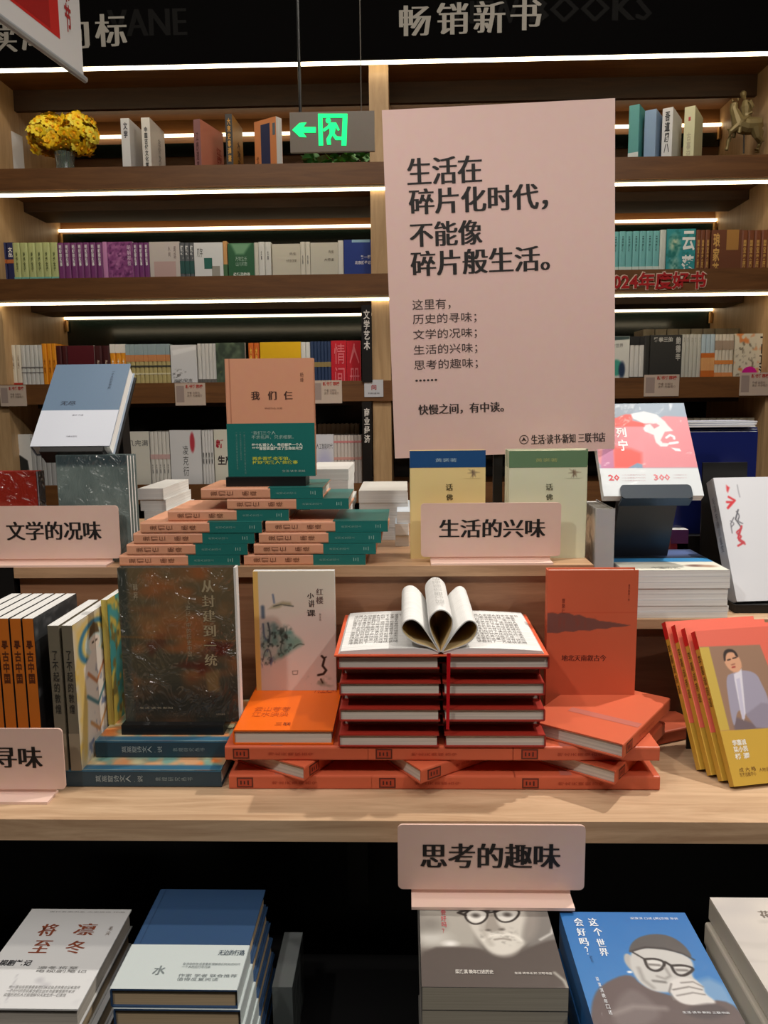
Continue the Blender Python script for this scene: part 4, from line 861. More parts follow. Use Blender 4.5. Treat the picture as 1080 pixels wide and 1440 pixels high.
# magazine-like books with a portrait, leaning
JB = hZ(1032, 1112, TB)
GOLD = (206, 164, 62)
J0 = None
for k in range(4):
    lab = ['gold and coral book with portrait of a man in a pale suit, foremost', 'gold and coral book just behind the foremost portrait one', 'gold and coral book, third back in the leaning row', 'gold and coral book, rearmost of the leaning row'][k]
    r = book('portrait_book', lab, 'leaning gold and coral books', .175, .253, .0135, GOLD, PAGE_W, False)
    o_ = (-.0105*k, .0195*k)
    lean(r, (JB[0], JB[1], TB), (977, 893), 'TL', 12); M_ = r.matrix_basis.copy(); M_.translation += Vector((o_[0], o_[1], 0)); r.matrix_basis = M_
    # the rear lower edge must rest on the table, not dip under it
    dz = -.0135*M_[2][1]
    if dz > 0: M_.translation += Vector((0, 0, dz)); r.matrix_basis = M_
    flat(r, FS(r), (0, 0, 1, .12), (206, 30, 30), name='red_head'); letter(r, FS(r), '李嘉诚商道', (.2, .16, .8, .5), (70, 40, 20), 'plain', vertical=True)
    if k == 0:
        uv = uvfun(r); P = lambda pts: [uv(970+x*110/660, 880+y*240/1440) for x, y in pts]
        # keep the picture's shapes clear of the gold band
        art(r, FF(r), [('bg', (236, 112, 92)),
          ('poly', P([(38,180),(590,160),(860,850),(225,890)]), (158, 124, 102), .01),
          ('poly', P([(20,185),(160,180),(335,880),(215,890)]), (206, 176, 80), .01),
          ('poly', P([(360,760),(650,860),(700,900),(380,900)]), (120,104,110), .03),
          ('spoly', P([(300,425),(360,400),(430,370),(560,395),(610,500),(660,600),(700,860),(560,790),(470,740),(400,700),(380,860),(355,800),(330,660)]), (166, 160, 180), .012),
          ('poly', P([(600,650),(700,660),(700,870),(560,860),(470,750)]), (150,142,160), .02),
          ('poly', P([(370,410),(435,362),(470,740),(455,800),(430,740),(375,450)]), (228, 224, 236), .012), ('poly', P([(390,450),(420,440),(465,780),(440,790)]), (204,200,222), .01),
          ('poly', P([(365,400),(440,350),(430,300),(380,330)]), (206,150,118), .01),
          ('el', *uv(970+360*110/660, 880+300*240/1440), .085, .075, -12, (222,166,132), .012),
          ('spoly', P([(285,300),(280,220),(320,192),(380,205),(415,270),(385,260),(370,222),(315,225),(300,260),(303,300)]), (56,44,42), .012),
          ('line', P([(318,290),(340,284)]), .006, (50,34,30), .008), ('line', P([(362,275),(390,268)]), .006, (50,34,30), .008), ('line', P([(352,330),(378,322)]), .006, (170,110,90), .008), ('line', P([(358,352),(380,346)]), .007, (170,60,54), .008),
          ('poly', P([(225,890),(1200,830),(1300,1600),(300,1450)]), (208,168,66), .006)], 150)
        def jpx(s, x0, y0, x1, y1, c, st='bold'):
            (u0, v0) = uv(970+x0*110/660, 880+y0*240/1440); (u1, v1) = uv(970+x1*110/660, 880+y1*240/1440); letter(r, FF(r), s, (u0, v0, u1, v1), c, st)
        jpx('李嘉诚', 350, 965, 480, 1005, (240,236,226)); jpx('梁小民', 362, 1020, 495, 1060, (240,236,226)); jpx('杨 澜', 375, 1080, 508, 1118, (240,236,226)); jpx('成 大 略', 410, 1200, 560, 1222, (110,70,30), 'plain'); jpx('东方出版中心', 415, 1240, 562, 1262, (110,70,30), 'plain')
        jpx('人物访谈', 580, 1200, 700, 1222, (130,90,40), 'plain')
    else:
        flat(r, FF(r), (0, 0, 1, .7), (236, 112, 92), name='coral_panel')
    J0 = r
Mj = J0.matrix_basis
st = thing('book_stand', 'black slanted rest behind the leaning gold and coral books', 'book stand'); st.matrix_basis = Mj.copy()
obj('backrest', MB().box((.02, .0145, .01), (.16, .018, .19)).mesh('backrest', BLACK), st)
tp_ = np.array(Mj)[:3, 3]+np.array(Mj)[:3, 1]*.018+np.array(Mj)[:3, 2]*.16
o = obj('support_leg', MB().box((tp_[0]+.03, tp_[1], TB), (tp_[0]+.11, tp_[1]+.004, tp_[2])).mesh('support_leg', BLACK), st); o.matrix_parent_inverse = st.matrix_basis.inverted()
# ============================================================ CENTRE RED STACKS
RED = (206, 98, 66); REDD = (190, 56, 36)
RY = 1.188; t3 = .0242
def red_mesh_book(label, w=.165, h=.232, t=.0238):
    r = book('orange_red_book', label, 'orange-red hardbacks in the central pile', w, h, t, RED, PAGE)
    fs = FS(r)
    # dark publisher's emblem and faint title on the spine
    art(r, fs, [('bg', RED), ('poly', [(.1,.1),(.9,.1),(.9,.9),(.1,.9)], (110,44,30), .05), ('poly', [(.2,.18),(.8,.18),(.8,.82),(.2,.82)], (196,76,44), .05), ('noise', 6, 6, (80,34,26), .45, .6, 41)], 16, rect=(.18, .8, .82, .93), name='spine_emblem') if False else None
    flat(r, fs, (.14, .055, .86, .17), (96, 38, 26), name='spine_emblem'); flat(r, fs, (.24, .065, .76, .16), (178, 66, 40), e=.0005, name='spine_emblem_centre')
    letter(r, fs, '三', (.34, .08, .66, .14), (70, 28, 20), 'bold', e=.0009)
    letter(r, fs, '地北天南叙古今', (.38, .3, .6, .62), (170, 62, 38), 'plain', vertical=True)
    ff = FF(r)
    art(r, ff, [('bg', RED), ('noise', 30, 1.5, (150, 54, 36), -2, 12, 44), ('poly', [(0,.44),(.25,.43),(.4,.45),(.6,.47),(.92,.495),(.7,.52),(.5,.535),(.3,.55),(0,.56)], (120, 74, 66), .012)], 30, name='mountain_print') if False else None
    flat(r, ff, (.02, .32, .75, .40), (184, 104, 90), name='mountain_print')
    return r
base = red_mesh_book('orange-red hardback lying spine out, bottom level, left of three')
seq = 0
def rb(label):
    global seq
    seq += 1
    r = base if seq == 1 else dup(base, None, label); r['label'] = label; INFO[r.name] = INFO[base.name]; return r
lv = [TB, TB+t3, TB+2*t3]
xs = [hY(p, 1100, RY)[0] for p in (322, 522, 723)]
for i, nm in enumerate(('left', 'middle', 'right')): pose(rb('orange-red hardback lying spine out, bottom level, %s of three' % nm), 'spine', (xs[i], RY, lv[0]))
xs = [hY(p, 1060, RY)[0] for p in (316, 517, 722)]
for i, nm in enumerate(('left', 'middle', 'right')): pose(rb('orange-red hardback lying spine out, third level, %s of three' % nm), 'spine', (xs[i], RY+.002, lv[2]))
def corner(r, zt, Cpx, Lpx, Y=None):
    """flat book, head towards the viewer and spine on the right, near corner and left corner of its top edge given"""
    w, h, t = INFO[r.name]; C_ = hZ(*Cpx, zt); L_ = hZ(*Lpx, zt); v = L_-C_; yaw = math.degrees(math.atan2(-v[1], -v[0]))
    return pose(r, 'head', C_, yaw, pivot=(0, 0, h))
z2 = lv[1]+.0238
corner(rb('orange-red hardback jutting out askew at left, second level'), z2, (428, 1079), (322, 1049))
corner(rb('orange-red hardback jutting out askew in the middle, second level'), z2, (592, 1083), (546, 1054))
corner(rb('orange-red hardback jutting out askew at right, second level'), z2, (866, 1084), (782, 1060))
zt_ = TB+3*t3
# the crossed pile in the centre: paired books fore and aft
tc_ = .0216
mk = None
cx0 = [hY(p, 1000, RY)[0] for p in (475, 624)]
def cb(label):
    global mk
    if mk is None: mk = red_c(label); return mk
    r = dup(mk, None, label); INFO[r.name] = INFO[mk.name]; return r
def red_c(label):
    r = book('orange_red_book', label, 'orange-red hardbacks in the central pile', .161, .228, .0213, (160, 44, 32), PAGE)  # cover red darkened to paint in the shade on the central pile
    flat(r, FS(r), (.14, .055, .86, .17), (96, 38, 26), name='spine_emblem'); flat(r, FF(r), (.02, .30, .75, .42), (146, 48, 38), name='mountain_print'); return r
nm7 = ['lowest', 'second', 'third', 'fourth', 'fifth', 'sixth', 'top']
for i in range(7):
    z = zt_+i*tc_
    rec = i % 2 == 1
    for sd in (0, 1):
        r = cb('orange-red hardback with page ends forward, %s of seven in the central pile, %s side' % (nm7[i], 'left' if sd == 0 else 'right'))
        dx = [.000, .004, .002, .004, .003, .005, .001][i]
        if sd == 0: pose(r, 'foot', (cx0[0]+dx, RY+(.034 if rec else 0), z))
        else: pose(r, 'head', (cx0[1]+.0015-dx+(.004 if i == 6 else 0), RY+(.034 if rec else 0), z))
zo = zt_+7*tc_+.0002
# ------------------------------------------------------------ open book on top
ob = thing('open_book', 'open book with three page bunches curled into petals, red covers', 'book')
ox = hY(620, 905, RY)[0]; ob.location = (ox, RY-.004, zo)
W2, HB = .168, .235
cv = MB(); 
cv.box((-W2, 0, 0), (-.012, HB, .0024)).box((.012, 0, 0), (W2, HB, .0024)).box((-.0121, 0, .0002), (.0121, HB, .0018))
obj('cover', cv.mesh('cover', mat((214, 92, 58), .45)), ob)
def block(side):
    m = MB(); pr_ = [(.004, .0025), (.004, .006), (.02, .0105), (.045, .0125), (.09, .0115), (.13, .0095), (W2-.010, .0075), (W2-.006, .0028)]
    P_ = [(side*x, z) for x, z in pr_]
    return m.prism(P_, .005, HB-.006, 1)
for sd in (-1, 1):
    o = obj('page_block', block(sd).mesh('page_block', [PAGE_W, PAGE_W]), ob)
    for p in o.data.polygons: p.use_smooth = False
    # print on the pages, laid along the gently sloping surface
    sl = math.atan2(.004, .05)*sd
    O_ = (sd*.06, HB-.03, .0122) if sd > 0 else (-.148, HB-.03, .0088)
    ang = math.atan2(-.0036, .088)
    R_ = (math.cos(ang), 0, math.sin(ang)) if sd > 0 else (math.cos(ang), 0, -math.sin(ang))
    D_ = (0, -1, 0)
    letter(ob, (O_, R_, D_, .088, .17), '这是人间烟火的文字章节\n山川湖海都在纸上慢慢\n旧时书页翻过一年一年\n春去秋来灯下读书的人\n写下许多平常而温暖事\n远方的朋友来信说起你\n一条河流穿过古老城市\n我们在树下谈论天与地\n夜深时钟声从远处传来\n然后天亮然后又是一天\n故事到这里还没有讲完\n请翻到下一页继续读吧', (0, 0, 1, 1), (120, 118, 116), 'plain', e=.0008, res=1)
def petal(pts, t=.0016, y0=.004, y1=HB-.004, col=0):
    P_ = [Vector((x*.00109, z*.00109, 0)) for x, z in pts]
    # smooth closed outline, then a thin sheet following it
    out = []
    for i in range(len(P_)-1):
        p0 = P_[max(i-1, 0)]; p1 = P_[i]; p2 = P_[i+1]; p3 = P_[min(i+2, len(P_)-1)]
        for k in range(5):
            u = k/5; out.append(.5*((2*p1)+(-p0+p2)*u+(2*p0-5*p1+4*p2-p3)*u*u+(-p0+3*p1-3*p2+p3)*u**3))
    out.append(P_[-1]); inn = []
    for i, p in enumerate(out):
        d = (out[min(i+1, len(out)-1)]-out[max(i-1, 0)]).normalized(); n_ = Vector((-d.y, d.x, 0)); inn.append(p+n_*t)
    m = MB()
    for i in range(len(out)-1):
        A, B, C_, D_ = out[i], out[i+1], inn[i+1], inn[i]
        k = len(m.v); m.v += [(q.x, y0, q.y) for q in (A, B, C_, D_)]+[(q.x, y1, q.y) for q in (A, B, C_, D_)]
        m.f += [[k, k+1, k+2, k+3], [k+7, k+6, k+5, k+4], [k, k+4, k+5, k+1], [k+2, k+6, k+7, k+3]]; m.m += [0, 0, 0, 1]
    me = m.mesh('curled_pages', [PAGE_W, mat((214, 190, 140), .8)])
    return me
lf = petal([(-2,0),(-18,8),(-36,14),(-50,24),(-57,36),(-52,47),(-40,50),(-28,42),(-14,22),(-1,1)], t=-.0016)
ce = petal([(-1,1),(-9,16),(-16,34),(-17,50),(-9,61),(0,64),(9,61),(17,50),(16,34),(9,16),(1,1)], t=-.0016)
ri = petal([(1,1),(14,22),(26,38),(38,48),(48,46),(53,36),(48,22),(36,12),(18,5),(2,0)], t=-.0016)
for me, nm in ((lf, 'left'), (ce, 'middle'), (ri, 'right')):
    o = obj('curled_pages', me, ob); o.location = (0, 0, .005)
obj('ribbon_marker', MB().prism([(-.003, 0), (.003, 0), (.001, -.125), (-.004, -.125)], -.0012, -.0006, 1).mesh('ribbon_marker', mat((190, 10, 24), .4)), ob, Matrix.Translation((.012, -.0005, .006)))
# printed lines on the outside of the curled pages
for xx, zz, wd in ((0, .0775, .014), ):
    letter(ob, ((xx-.007, HB-.02, zz), (1, 0, 0), (0, -1, 0), wd, .19), '书山有路\n勤为径学\n海无涯苦\n作舟少年\n易老学难\n成一寸光\n阴不可轻', (0, 0, 1, 1), (130, 130, 128), 'plain', e=.0006)
# ------------------------------------------------------------ bright orange book and the cream book standing on it
fz = zt_+.0002
a = hY(327, 1045, 1.2); b = hY(467, 1045, 1.2)
r = book('bright_orange_book', 'bright orange hardback lying under the cream book, page ends forward', None, b[0]-a[0], .215, .0245, (236, 104, 14), PAGE); pose(r, 'foot', (a[0]+.002, 1.196, fz))
letter(r, FF(r), '云山苍苍\n江水泱泱', (.12, .55, .5, .75), (190, 80, 20)); letter(r, FF(r), '先生之风', (.7, .02, .95, .25), (180, 60, 20)); letter(r, FF(r), '三联', (.4, .86, .56, .92), (130, 50, 20))
ez = fz+.0247
a = hY(361, 970, 1.372); b = hY(470, 803, 1.372)
r = book('cream_landscape_book', 'cream book with ink landscape and yellow spine strip, standing', None, b[0]-a[0], b[2]-ez, .016, (226, 186, 110), PAGE_W, False); pose(r, 'stand', (a[0], 1.372, ez), -0)
uv = uvfun(r); P = lambda pts: [uv(350+x*130/1040, 795+y*180/1440) for x, y in pts]
art(r, FF(r), [('bg', (214, 204, 190)), ('grad', (212, 206, 190), (218, 196, 188)),
  ('spoly', P([(145,640),(220,620),(300,640),(380,720),(520,760),(620,860),(600,920),(480,980),(330,1040),(145,1140)]), (178, 186, 178), .04, .8),
  ('spoly', P([(240,650),(320,640),(330,900),(260,880)]), (110, 140, 138), .05, .8), ('spoly', P([(370,760),(430,770),(420,980),(370,990)]), (120, 150, 144), .04, .7), ('spoly', P([(440,800),(600,790),(630,880),(520,940),(450,950)]), (120, 156, 140), .06, .7),
  ('noise', 9, 9, (100, 144, 134), .3, .8, 51, (.04, .42, .52, .8)), ('noise', 24, 18, (50, 66, 62), .52, .75, 52, (.04, .43, .54, .82)), ('noise', 26, 16, (60, 80, 116), .58, .8, 53, (.03, .56, .26, .86)),
  ('sline', P([(155,1080),(180,960),(230,930),(260,1060),(230,1100)]), .005, (70,70,76), .012), ('sline', P([(215,650),(240,760),(225,860)]), .01, (60,70,76), .016), ('sline', P([(340,760),(380,830),(350,960),(390,1000)]), .006, (60,84,80), .014), ('sline', P([(160,660),(170,800),(200,840)]), .01, (80,96,120), .02), ('sline', P([(500,930),(560,880),(620,890)]), .006, (60,80,70), .014),
  ('poly', P([(420,640),(640,900),(500,960),(150,1180),(60,1500),(1100,1500),(1100,500),(700,500)]), (216, 200, 190), .05, .9),
  ('noise', 14, 14, (110, 120, 100), .5, .75, 54, (.6, .86, 1, 1)),
  ('poly', P([(210,495),(270,440),(380,400),(470,410),(500,465),(380,455),(350,480),(300,490)]), (170, 160, 130), .02, .6), ('line', P([(280,460),(360,440),(500,460)]), .006, (80,84,80), .012), ('line', P([(270,330),(285,420)]), .012, (120,130,150), .015), ('line', P([(155,470),(160,580)]), .022, (90,104,120), .03),
  ('line', P([(820,1020),(850,1050),(830,1130),(870,1180),(840,1220),(780,1235)]), .014, (40,30,26), .012), ('line', P([(850,1040),(870,1030)]), .008, (40,30,26), .01), ('line', P([(810,1280),(830,1320)]), .01, (50,40,30), .012),
  ('line', P([(490,1190),(550,1185),(545,1225),(495,1228),(490,1190)]), .004, (110,100,90), .008),
  ('poly', [(-.1,-.1),(.062,-.1),(.062,1.1),(-.1,1.1)], (228, 186, 104), .01)], 130)
def epx(s, x0, y0, x1, y1, c, st='song', vv=False):
    (u0, v0) = uv(350+x0*130/1040, 795+y0*180/1440); (u1, v1) = uv(350+x1*130/1040, 795+y1*180/1440); letter(r, FF(r), s, (u0, v0, u1, v1), c, st, vertical=vv, e=.0009)
epx('红', 755, 260, 835, 330, (110,90,84)); epx('楼', 755, 350, 840, 430, (110,90,84)); epx('小', 655, 310, 735, 370, (70,60,56)); epx('讲', 670, 390, 740, 470, (70,60,56)); epx('课', 650, 500, 750, 570, (70,60,56)); epx('周汝昌', 790, 540, 815, 620, (130,110,100), 'plain', True)
# ------------------------------------------------------------ right side: askew book, standing book, others behind
corner(rb('orange-red hardback lying askew on top at right, corner towards the front'), fz+.0238, (877, 1047), (764, 1018))
pose(rb('orange-red hardback lying at right behind the askew one, mostly hidden'), 'spine', (hY(840, 1000, 1.27)[0]+.012, 1.30, TB), 24)
a = hY(768, 988, 1.345); b = hY(900, 803, 1.345)
r = book('standing_orange_book', 'orange-red book standing face out with dark mountain band', None, b[0]-a[0], b[2]-zt_, .0238, RED, PAGE); pose(r, 'stand', (a[0], 1.352, zt_+.0002))
art(r, FF(r), [('bg', (204, 98, 66)), ('noise', 2, 2, (210, 104, 72), .2, 1.2, 61), ('poly', [(.0,.305),(.06,.3),(.12,.312),(.16,.3),(.24,.305),(.3,.322),(.36,.318),(.44,.34),(.52,.345),(.58,.362),(.7,.37),(.93,.395),(.86,.405),(.72,.41),(.66,.422),(.56,.42),(.48,.435),(.36,.43),(.3,.442),(.2,.438),(.12,.452),(0,.447)], (122, 78, 70), .006), ('line', [(0,.302),(1,.302)], .001, (190,66,40), .006), ('noise', 30, 5, (150,60,44), .62, .9, 62, (0,.32,.6,.43))], 110)
fr = FF(r)
letter(r, fr, '地北天南叙古今', (.17, .61, .67, .655), (100, 40, 30), 'song', res=2); letter(r, fr, '曹聚仁', (.16, .2, .2, .31), (130,50,36), 'plain', vertical=True); letter(r, fr, '著作集第一册', (.89, .1, .91, .22), (130,50,36), 'plain', vertical=True); letter(r, fr, '三联 生活 书店', (.36, .915, .7, .93), (120,46,34))
# ============================================================ LEFT: BLUE FLAT BOOKS, PAINTED BOOK, SPINES
def blue_flat(label, x0, x1, Y, z, dep=.185):
    r = book('blue_spine_book', label, 'large books with slate blue spines', dep, x1-x0, .0295, (34, 62, 78), PAGE)
    pose(r, 'spine', (x0, Y, z)); w, h, t = INFO[r.name]
    art(r, FF(r), [('bg', (196, 150, 110)), ('noise', 5, 4, (214, 120, 60), .45, .7, 71), ('noise', 4, 6, (110, 150, 140), .5, .7, 73), ('noise', 6, 5, (206, 200, 160), .6, .8, 74), ('poly', [(0,0),(.1,0),(.1,1),(0,1)], (48,96,124), .04)], 50, PRINT_GLOSS)
    flat(r, FS(r), (.93, 0, 1, 1), (52, 108, 140), name='light_edge'); letter(r, FS(r), '莫高窟诗文人·说', (.3, .4, .75, .78) if False else (.32, .2, .72, .5), (160, 176, 180), 'plain', vertical=True); letter(r, FS(r), '敦煌研究丛书', (.4, .58, .62, .82), (130,150,156), vertical=True)
    return r
a = hZ(92, 1107, TB); b = hZ(312, 1107, TB)
blue_flat('large book with slate blue spine, lower one beneath the black ledge', a[0], b[0], a[1], TB)
z2_ = TB+.0297
blue_flat('large book with slate blue spine, upper one beneath the black ledge', -.526, b[0]+.004, 1.238, z2_)
z3_ = TB+.0594
a3 = hY(131, 1000, 1.36)
blue_flat('large book with slate blue spine, under the spine-out dark books, behind the lower sign', -.83, -.563, 1.185, TB, .20)
a = hY(178, 1028, 1.285); b = hY(319, 1028, 1.285)
ledge_stand('book_stand', 'black ledge stand under the dark painted book', a[0], b[0], 1.262, z3_, .14, .018, .055)
a = hY(177, 1010, 1.277); b = hY(328, 798, 1.277)
r = book('dark_painted_book', 'dark brown painted-cover book in glossy plastic wrap, standing', None, b[0]-a[0], b[2]-z3_-.0182, .019, (70, 62, 52), PAGE_W); pose(r, 'stand', (a[0], 1.277, z3_+.0182))
obj('white_jacket_edge', MB().box((b[0]-a[0]+.0003, -.001, .004), (b[0]-a[0]+.004, .018, b[2]-z3_-.0182)).mesh('white_jacket_edge', mat((216, 214, 210), .5)), r)
art(r, FF(r), [('bg', (74, 58, 42)), ('grad', (108, 92, 66), (54, 56, 50)), ('noise', 3, 6, (150, 92, 54), .4, .8, 81), ('noise', 4, 9, (132, 100, 66), .5, .85, 82, (.1, .0, 1, .5)), ('noise', 5, 7, (90, 40, 30), .5, .8, 83, (.1, .4, 1, .75)), ('poly', [(0,.8),(1,.78),(1,1),(0,1)], (44, 44, 40), .2), ('poly', [(0,0),(.08,0),(.08,1),(0,1)], (60,64,58), .04), ('line', [(0,.44),(1,.47)], .004, (130,90,50), .02), ('poly', [(.72,.68),(.84,.66),(.84,.8),(.74,.8)], (120,96,64), .03)], 100, PRINT_WRAP)
fr = FF(r)
for k, ch in enumerate('从封建到一统'): letter(r, fr, ch, (.72, .08+k*.095+(.034 if ch == '一' else 0), .83, .155+k*.095-(.034 if ch == '一' else 0)), (160, 146, 116), 'song', res=2, e=.001)
letter(r, fr, '《史记》中的历史中国', (.575, .2, .615, .57), (160,146,120), vertical=True, e=.001); letter(r, fr, '韩昇', (.13, .1, .17, .2), (170,156,130), vertical=True, e=.001); letter(r, fr, '生活·读书·新知', (.13, .9, .42, .915), (160,150,130), e=.001); letter(r, fr, '大历史丛书', (.8, .945, .88, .955), (160,150,130), e=.001)
# two grey spines and the yellow-teal one
figure = [('bg', (206, 200, 190)), ('noise', 8, 8, (214, 180, 90), .5, .8, 91), ('poly', [(0,0),(1,0),(1,1),(0,1)], (216,186,110), .05, .35), ('el', .5, .2, .4, .15, 0, (56,120,150), .03), ('el', .5, .2, .31, .115, 0, (216,190,110), .03), ('el', .5, .21, .24, .095, 0, (196,214,210), .03), ('el', .5, .22, .14, .055, 0, (236,220,206), .02), ('poly', [(.36,.17),(.4,.1),(.5,.07),(.6,.1),(.64,.17),(.5,.15)], (90,70,50), .02), ('poly', [(.42,.26),(.58,.26),(.8,.34),(.78,.6),(.84,.98),(.16,.98),(.24,.6),(.2,.34)], (232,222,212), .04), ('noise', 12, 10, (120,130,160), .6, .8, 92, (.15,.35,.85,1)), ('line', [(.3,.4),(.5,.5),(.7,.4)], .02, (196,130,90), .02), ('line', [(.25,.55),(.5,.66),(.75,.54)], .02, (80,130,140), .02), ('line', [(.3,.75),(.5,.85),(.72,.74)], .02, (200,150,100), .02), ('line', [(.44,.21),(.48,.21)], .01, (60,40,30), .01), ('line', [(.53,.21),(.57,.21)], .01, (60,40,30), .01)]
zs_ = TB+.0297
SYY = 1.192
fm = None
for k, (p0, p1) in enumerate(((66, 82), (86, 101))):
    a = hY(p0, 880, SYY); b = hY(p1, 880, SYY)
    r = book('dunhuang_book', ['grey brown spine-out book with black characters, left of the matching pair', 'grey brown spine-out book showing a haloed figure on its cover'][k], 'grey brown spine-out pair', .165, a[2]-zs_, b[0]-a[0], (112, 104, 88), PAGE_W, False)
    pose(r, 'side', (a[0], SYY, zs_))
    letter(r, FS(r), '了不起的敦煌', (.25, .17, .78, .6), (40, 38, 34), 'plain', vertical=True, res=2); flat(r, FS(r), (0, .74, 1, 1), (140, 128, 108), name='spine_foot')
    if k: art(r, FF(r), figure, 80)
r = book('dunhuang_book', 'yellow and teal patterned book standing behind the haloed figure book', None, .115, hY(133, 845, 1.30)[2]-z3_, .011, (206, 184, 90), PAGE_W, False); pose(r, 'side', (-.5285, 1.305, z3_))
art(r, FF(r), [('bg', (206, 184, 84)), ('noise', 5, 3, (60,150,150), .45, .6, 95), ('line', [(.1,.1),(.8,.3),(.2,.5),(.8,.7),(.2,.9)], .06, (70,160,160), .05), ('noise', 7, 5, (120,110,60), .6, .8, 96)], 60)
for k in range(6):
    p1 = 48-k*17.5; a = hY(p1-15, 870, SYY); b = hY(p1, 870, SYY)
    lab = 'orange spined book with dark cover, %s from the right of the leaning row' % ['first', 'second', 'third', 'fourth', 'fifth', 'sixth'][k]
    r = book('orange_spine_book', lab, 'orange spined books with dark covers', .165, a[2]-zs_, b[0]-a[0], (40, 42, 44), PAGE_W, False); pose(r, 'side', (a[0]-.002, SYY, zs_))
    flat(r, FS(r), (0, 0, 1, 1), (196, 106, 30), name='spine_panel'); flat(r, FS(r), (0, .84, 1, .98), (206, 120, 50), e=.0005, name='spine_band'); letter(r, FS(r), '寻古中国', (.2, .14, .82, .42), (90, 40, 10), 'bold', vertical=True, e=.0008)
    if k == 0: art(r, FF(r), [('bg', (52, 54, 56)), ('noise', 4, 6, (150,150,150), .5, .8, 98, (0,0,1,.25)), ('poly', [(0,.3),(.5,.16),(1,.35),(1,1),(0,1)], (26,26,28), .05), ('noise', 6, 9, (90,90,92), .6, .85, 99)], 50)
# ============================================================ LOWER STACKS
DK = .50
def stack(n, zt, mk_, pos, jit=.003, labs=None):
    t = None
    for i in range(n):
        r = mk_(i); w, h, t = INFO[r.name]; z = zt-(n-i)*(t+.0003)
        pos(r, i, z)
    return z
def lowbase(label, x0, x1, y0, y1, z1):
    r = thing('display_block', label, 'plinth', loc=((x0+x1)/2, (y0+y1)/2, .46)); o = obj('block', MB().box((x0, y0, .4602), (x1, y1, z1)).mesh('block', BLACK), r); o.matrix_parent_inverse = Matrix.Translation(-r.location)
# white book with brush title
a = hZ(107, 1419, .60); b = hZ(185, 1279, .60); wX = b[0]-.165
def mkw(i):
    r = book('white_title_book', 'white hardback with brown brush title, %s of the lower left stack' % ['lowest', 'second', 'third', 'top'][i], 'white hardbacks at lower left', .165, .213, .031, (222, 222, 222), PAGE_C if i < 3 else page_mat((206,198,186)))
    return r
n = 4; th = .0313
for i in range(n):
    r = mkw(i); pose(r, 'foot', (wX+[.008,.004,-.004,0][i], b[1]-.213, .60-(n-i)*th))
ff = FF(r); BRW = (140, 70, 44)
art(r, ff, [('bg', (222, 223, 224)), ('noise', 5, 5, (200,200,204), .6, .8, 101, (0,.6,1,1)), ('line', [(.05,.95),(.15,.8),(.22,.9),(.1,1)], .006, (190,190,196), .01), ('line', [(.3,.7),(.36,.95)], .006, (196,196,200), .01)], 60)
for ch, x, y, s in (('将', .22, .18, .17), ('凛', .56, .17, .2), ('至', .26, .36, .17), ('冬', .58, .36, .18)): letter(r, ff, ch, (x, y, x+s, y+.13), BRW, 'song', res=2, e=.001)
letter(r, ff, '凛冬将至\n电视剧笔记', (.44, .62, .9, .68), (120,120,120), e=.001); letter(r, ff, '当代名家书系 文学现场 作品', (.2, .03, .95, .045), (150,150,150), e=.001); letter(r, ff, '电视剧笔记', (-.0, .56, .36, .62), (60,60,64), 'bold', e=.001)
letter(r, ff, '他一直站在那里看着我们从远处走来再也没有离开\n一个时代的悲欢离合都在这本书里慢慢展开来讲\n读懂历史的人才能理解今天发生的一切事情', (.3, .8, .92, .9), (140,140,140), e=.001); letter(r, ff, '毛尖', (.88, .2, .92, .3), (130,110,100), vertical=True, e=.001)
lowbase('black block under the white hardbacks', wX-.02, wX+.19, b[1]-.22, 1.25, .60-n*th)
# blue cloth book
b0 = hZ(226, 1250, .66); bx = -.393
n = 6; th = .0273
for i in range(n):
    r = book('blue_cloth_book', 'dark blue cloth book with pale band, %s in its stack' % (['lowest', 'second', 'third', 'fourth', 'fifth', 'topmost'][i]), 'dark blue cloth books', .168, .213, .027, (46, 74, 110), PAGE_C)
    pose(r, 'foot', (bx+[.012,.010,.008,.006,.003,0][i]*1.2, b0[1]-.213-[.0,.002,.001,.003,.002,0][i], .66-(n-i)*th))
    flat(r, FF(r), (0, .60, 1, 1), (196, 206, 206), name='paper_band'); INFO[r.name] = (.168, .213, .027)
    o = obj('paper_band', MB().box((.1682, 0, 0), (.1686, .027, .213*.4)).mesh('paper_band', mat((196,206,206), .5)), r)
ff = FF(r)
flat(r, ff, (.06, 0, .066, .6), (36,60,92), e=.0005, name='hinge_groove')
letter(r, ff, '无边的行路', (.76, .65, .98, .70), (70,84,96), 'song', e=.001); letter(r, ff, '在流动的生活里重新理解我们所处的时代\n一个人的远行与归来', (.5, .77, .97, .82), (110,120,124), e=.001); letter(r, ff, '作家 学者 联合推荐\n值得反复阅读', (.5, .87, .97, .93), (110,120,124), e=.001); letter(r, ff, '水', (.28, .8, .38, .88), (120,130,132), 'song', e=.001)
lowbase('black block under the blue cloth books', bx-.005, bx+.175, b0[1]-.205, 1.25, .66-n*th)
# wrapped grey book beside them
r = book('grey_wrapped_book', 'grey wrapped book standing at right of the blue cloth books', None, .12, .115, .03, (84, 90, 90), mat((96, 100, 100), .4), False, .3, .8, .6); pose(r, 'side', (-.2, 1.03, .4602), 0)
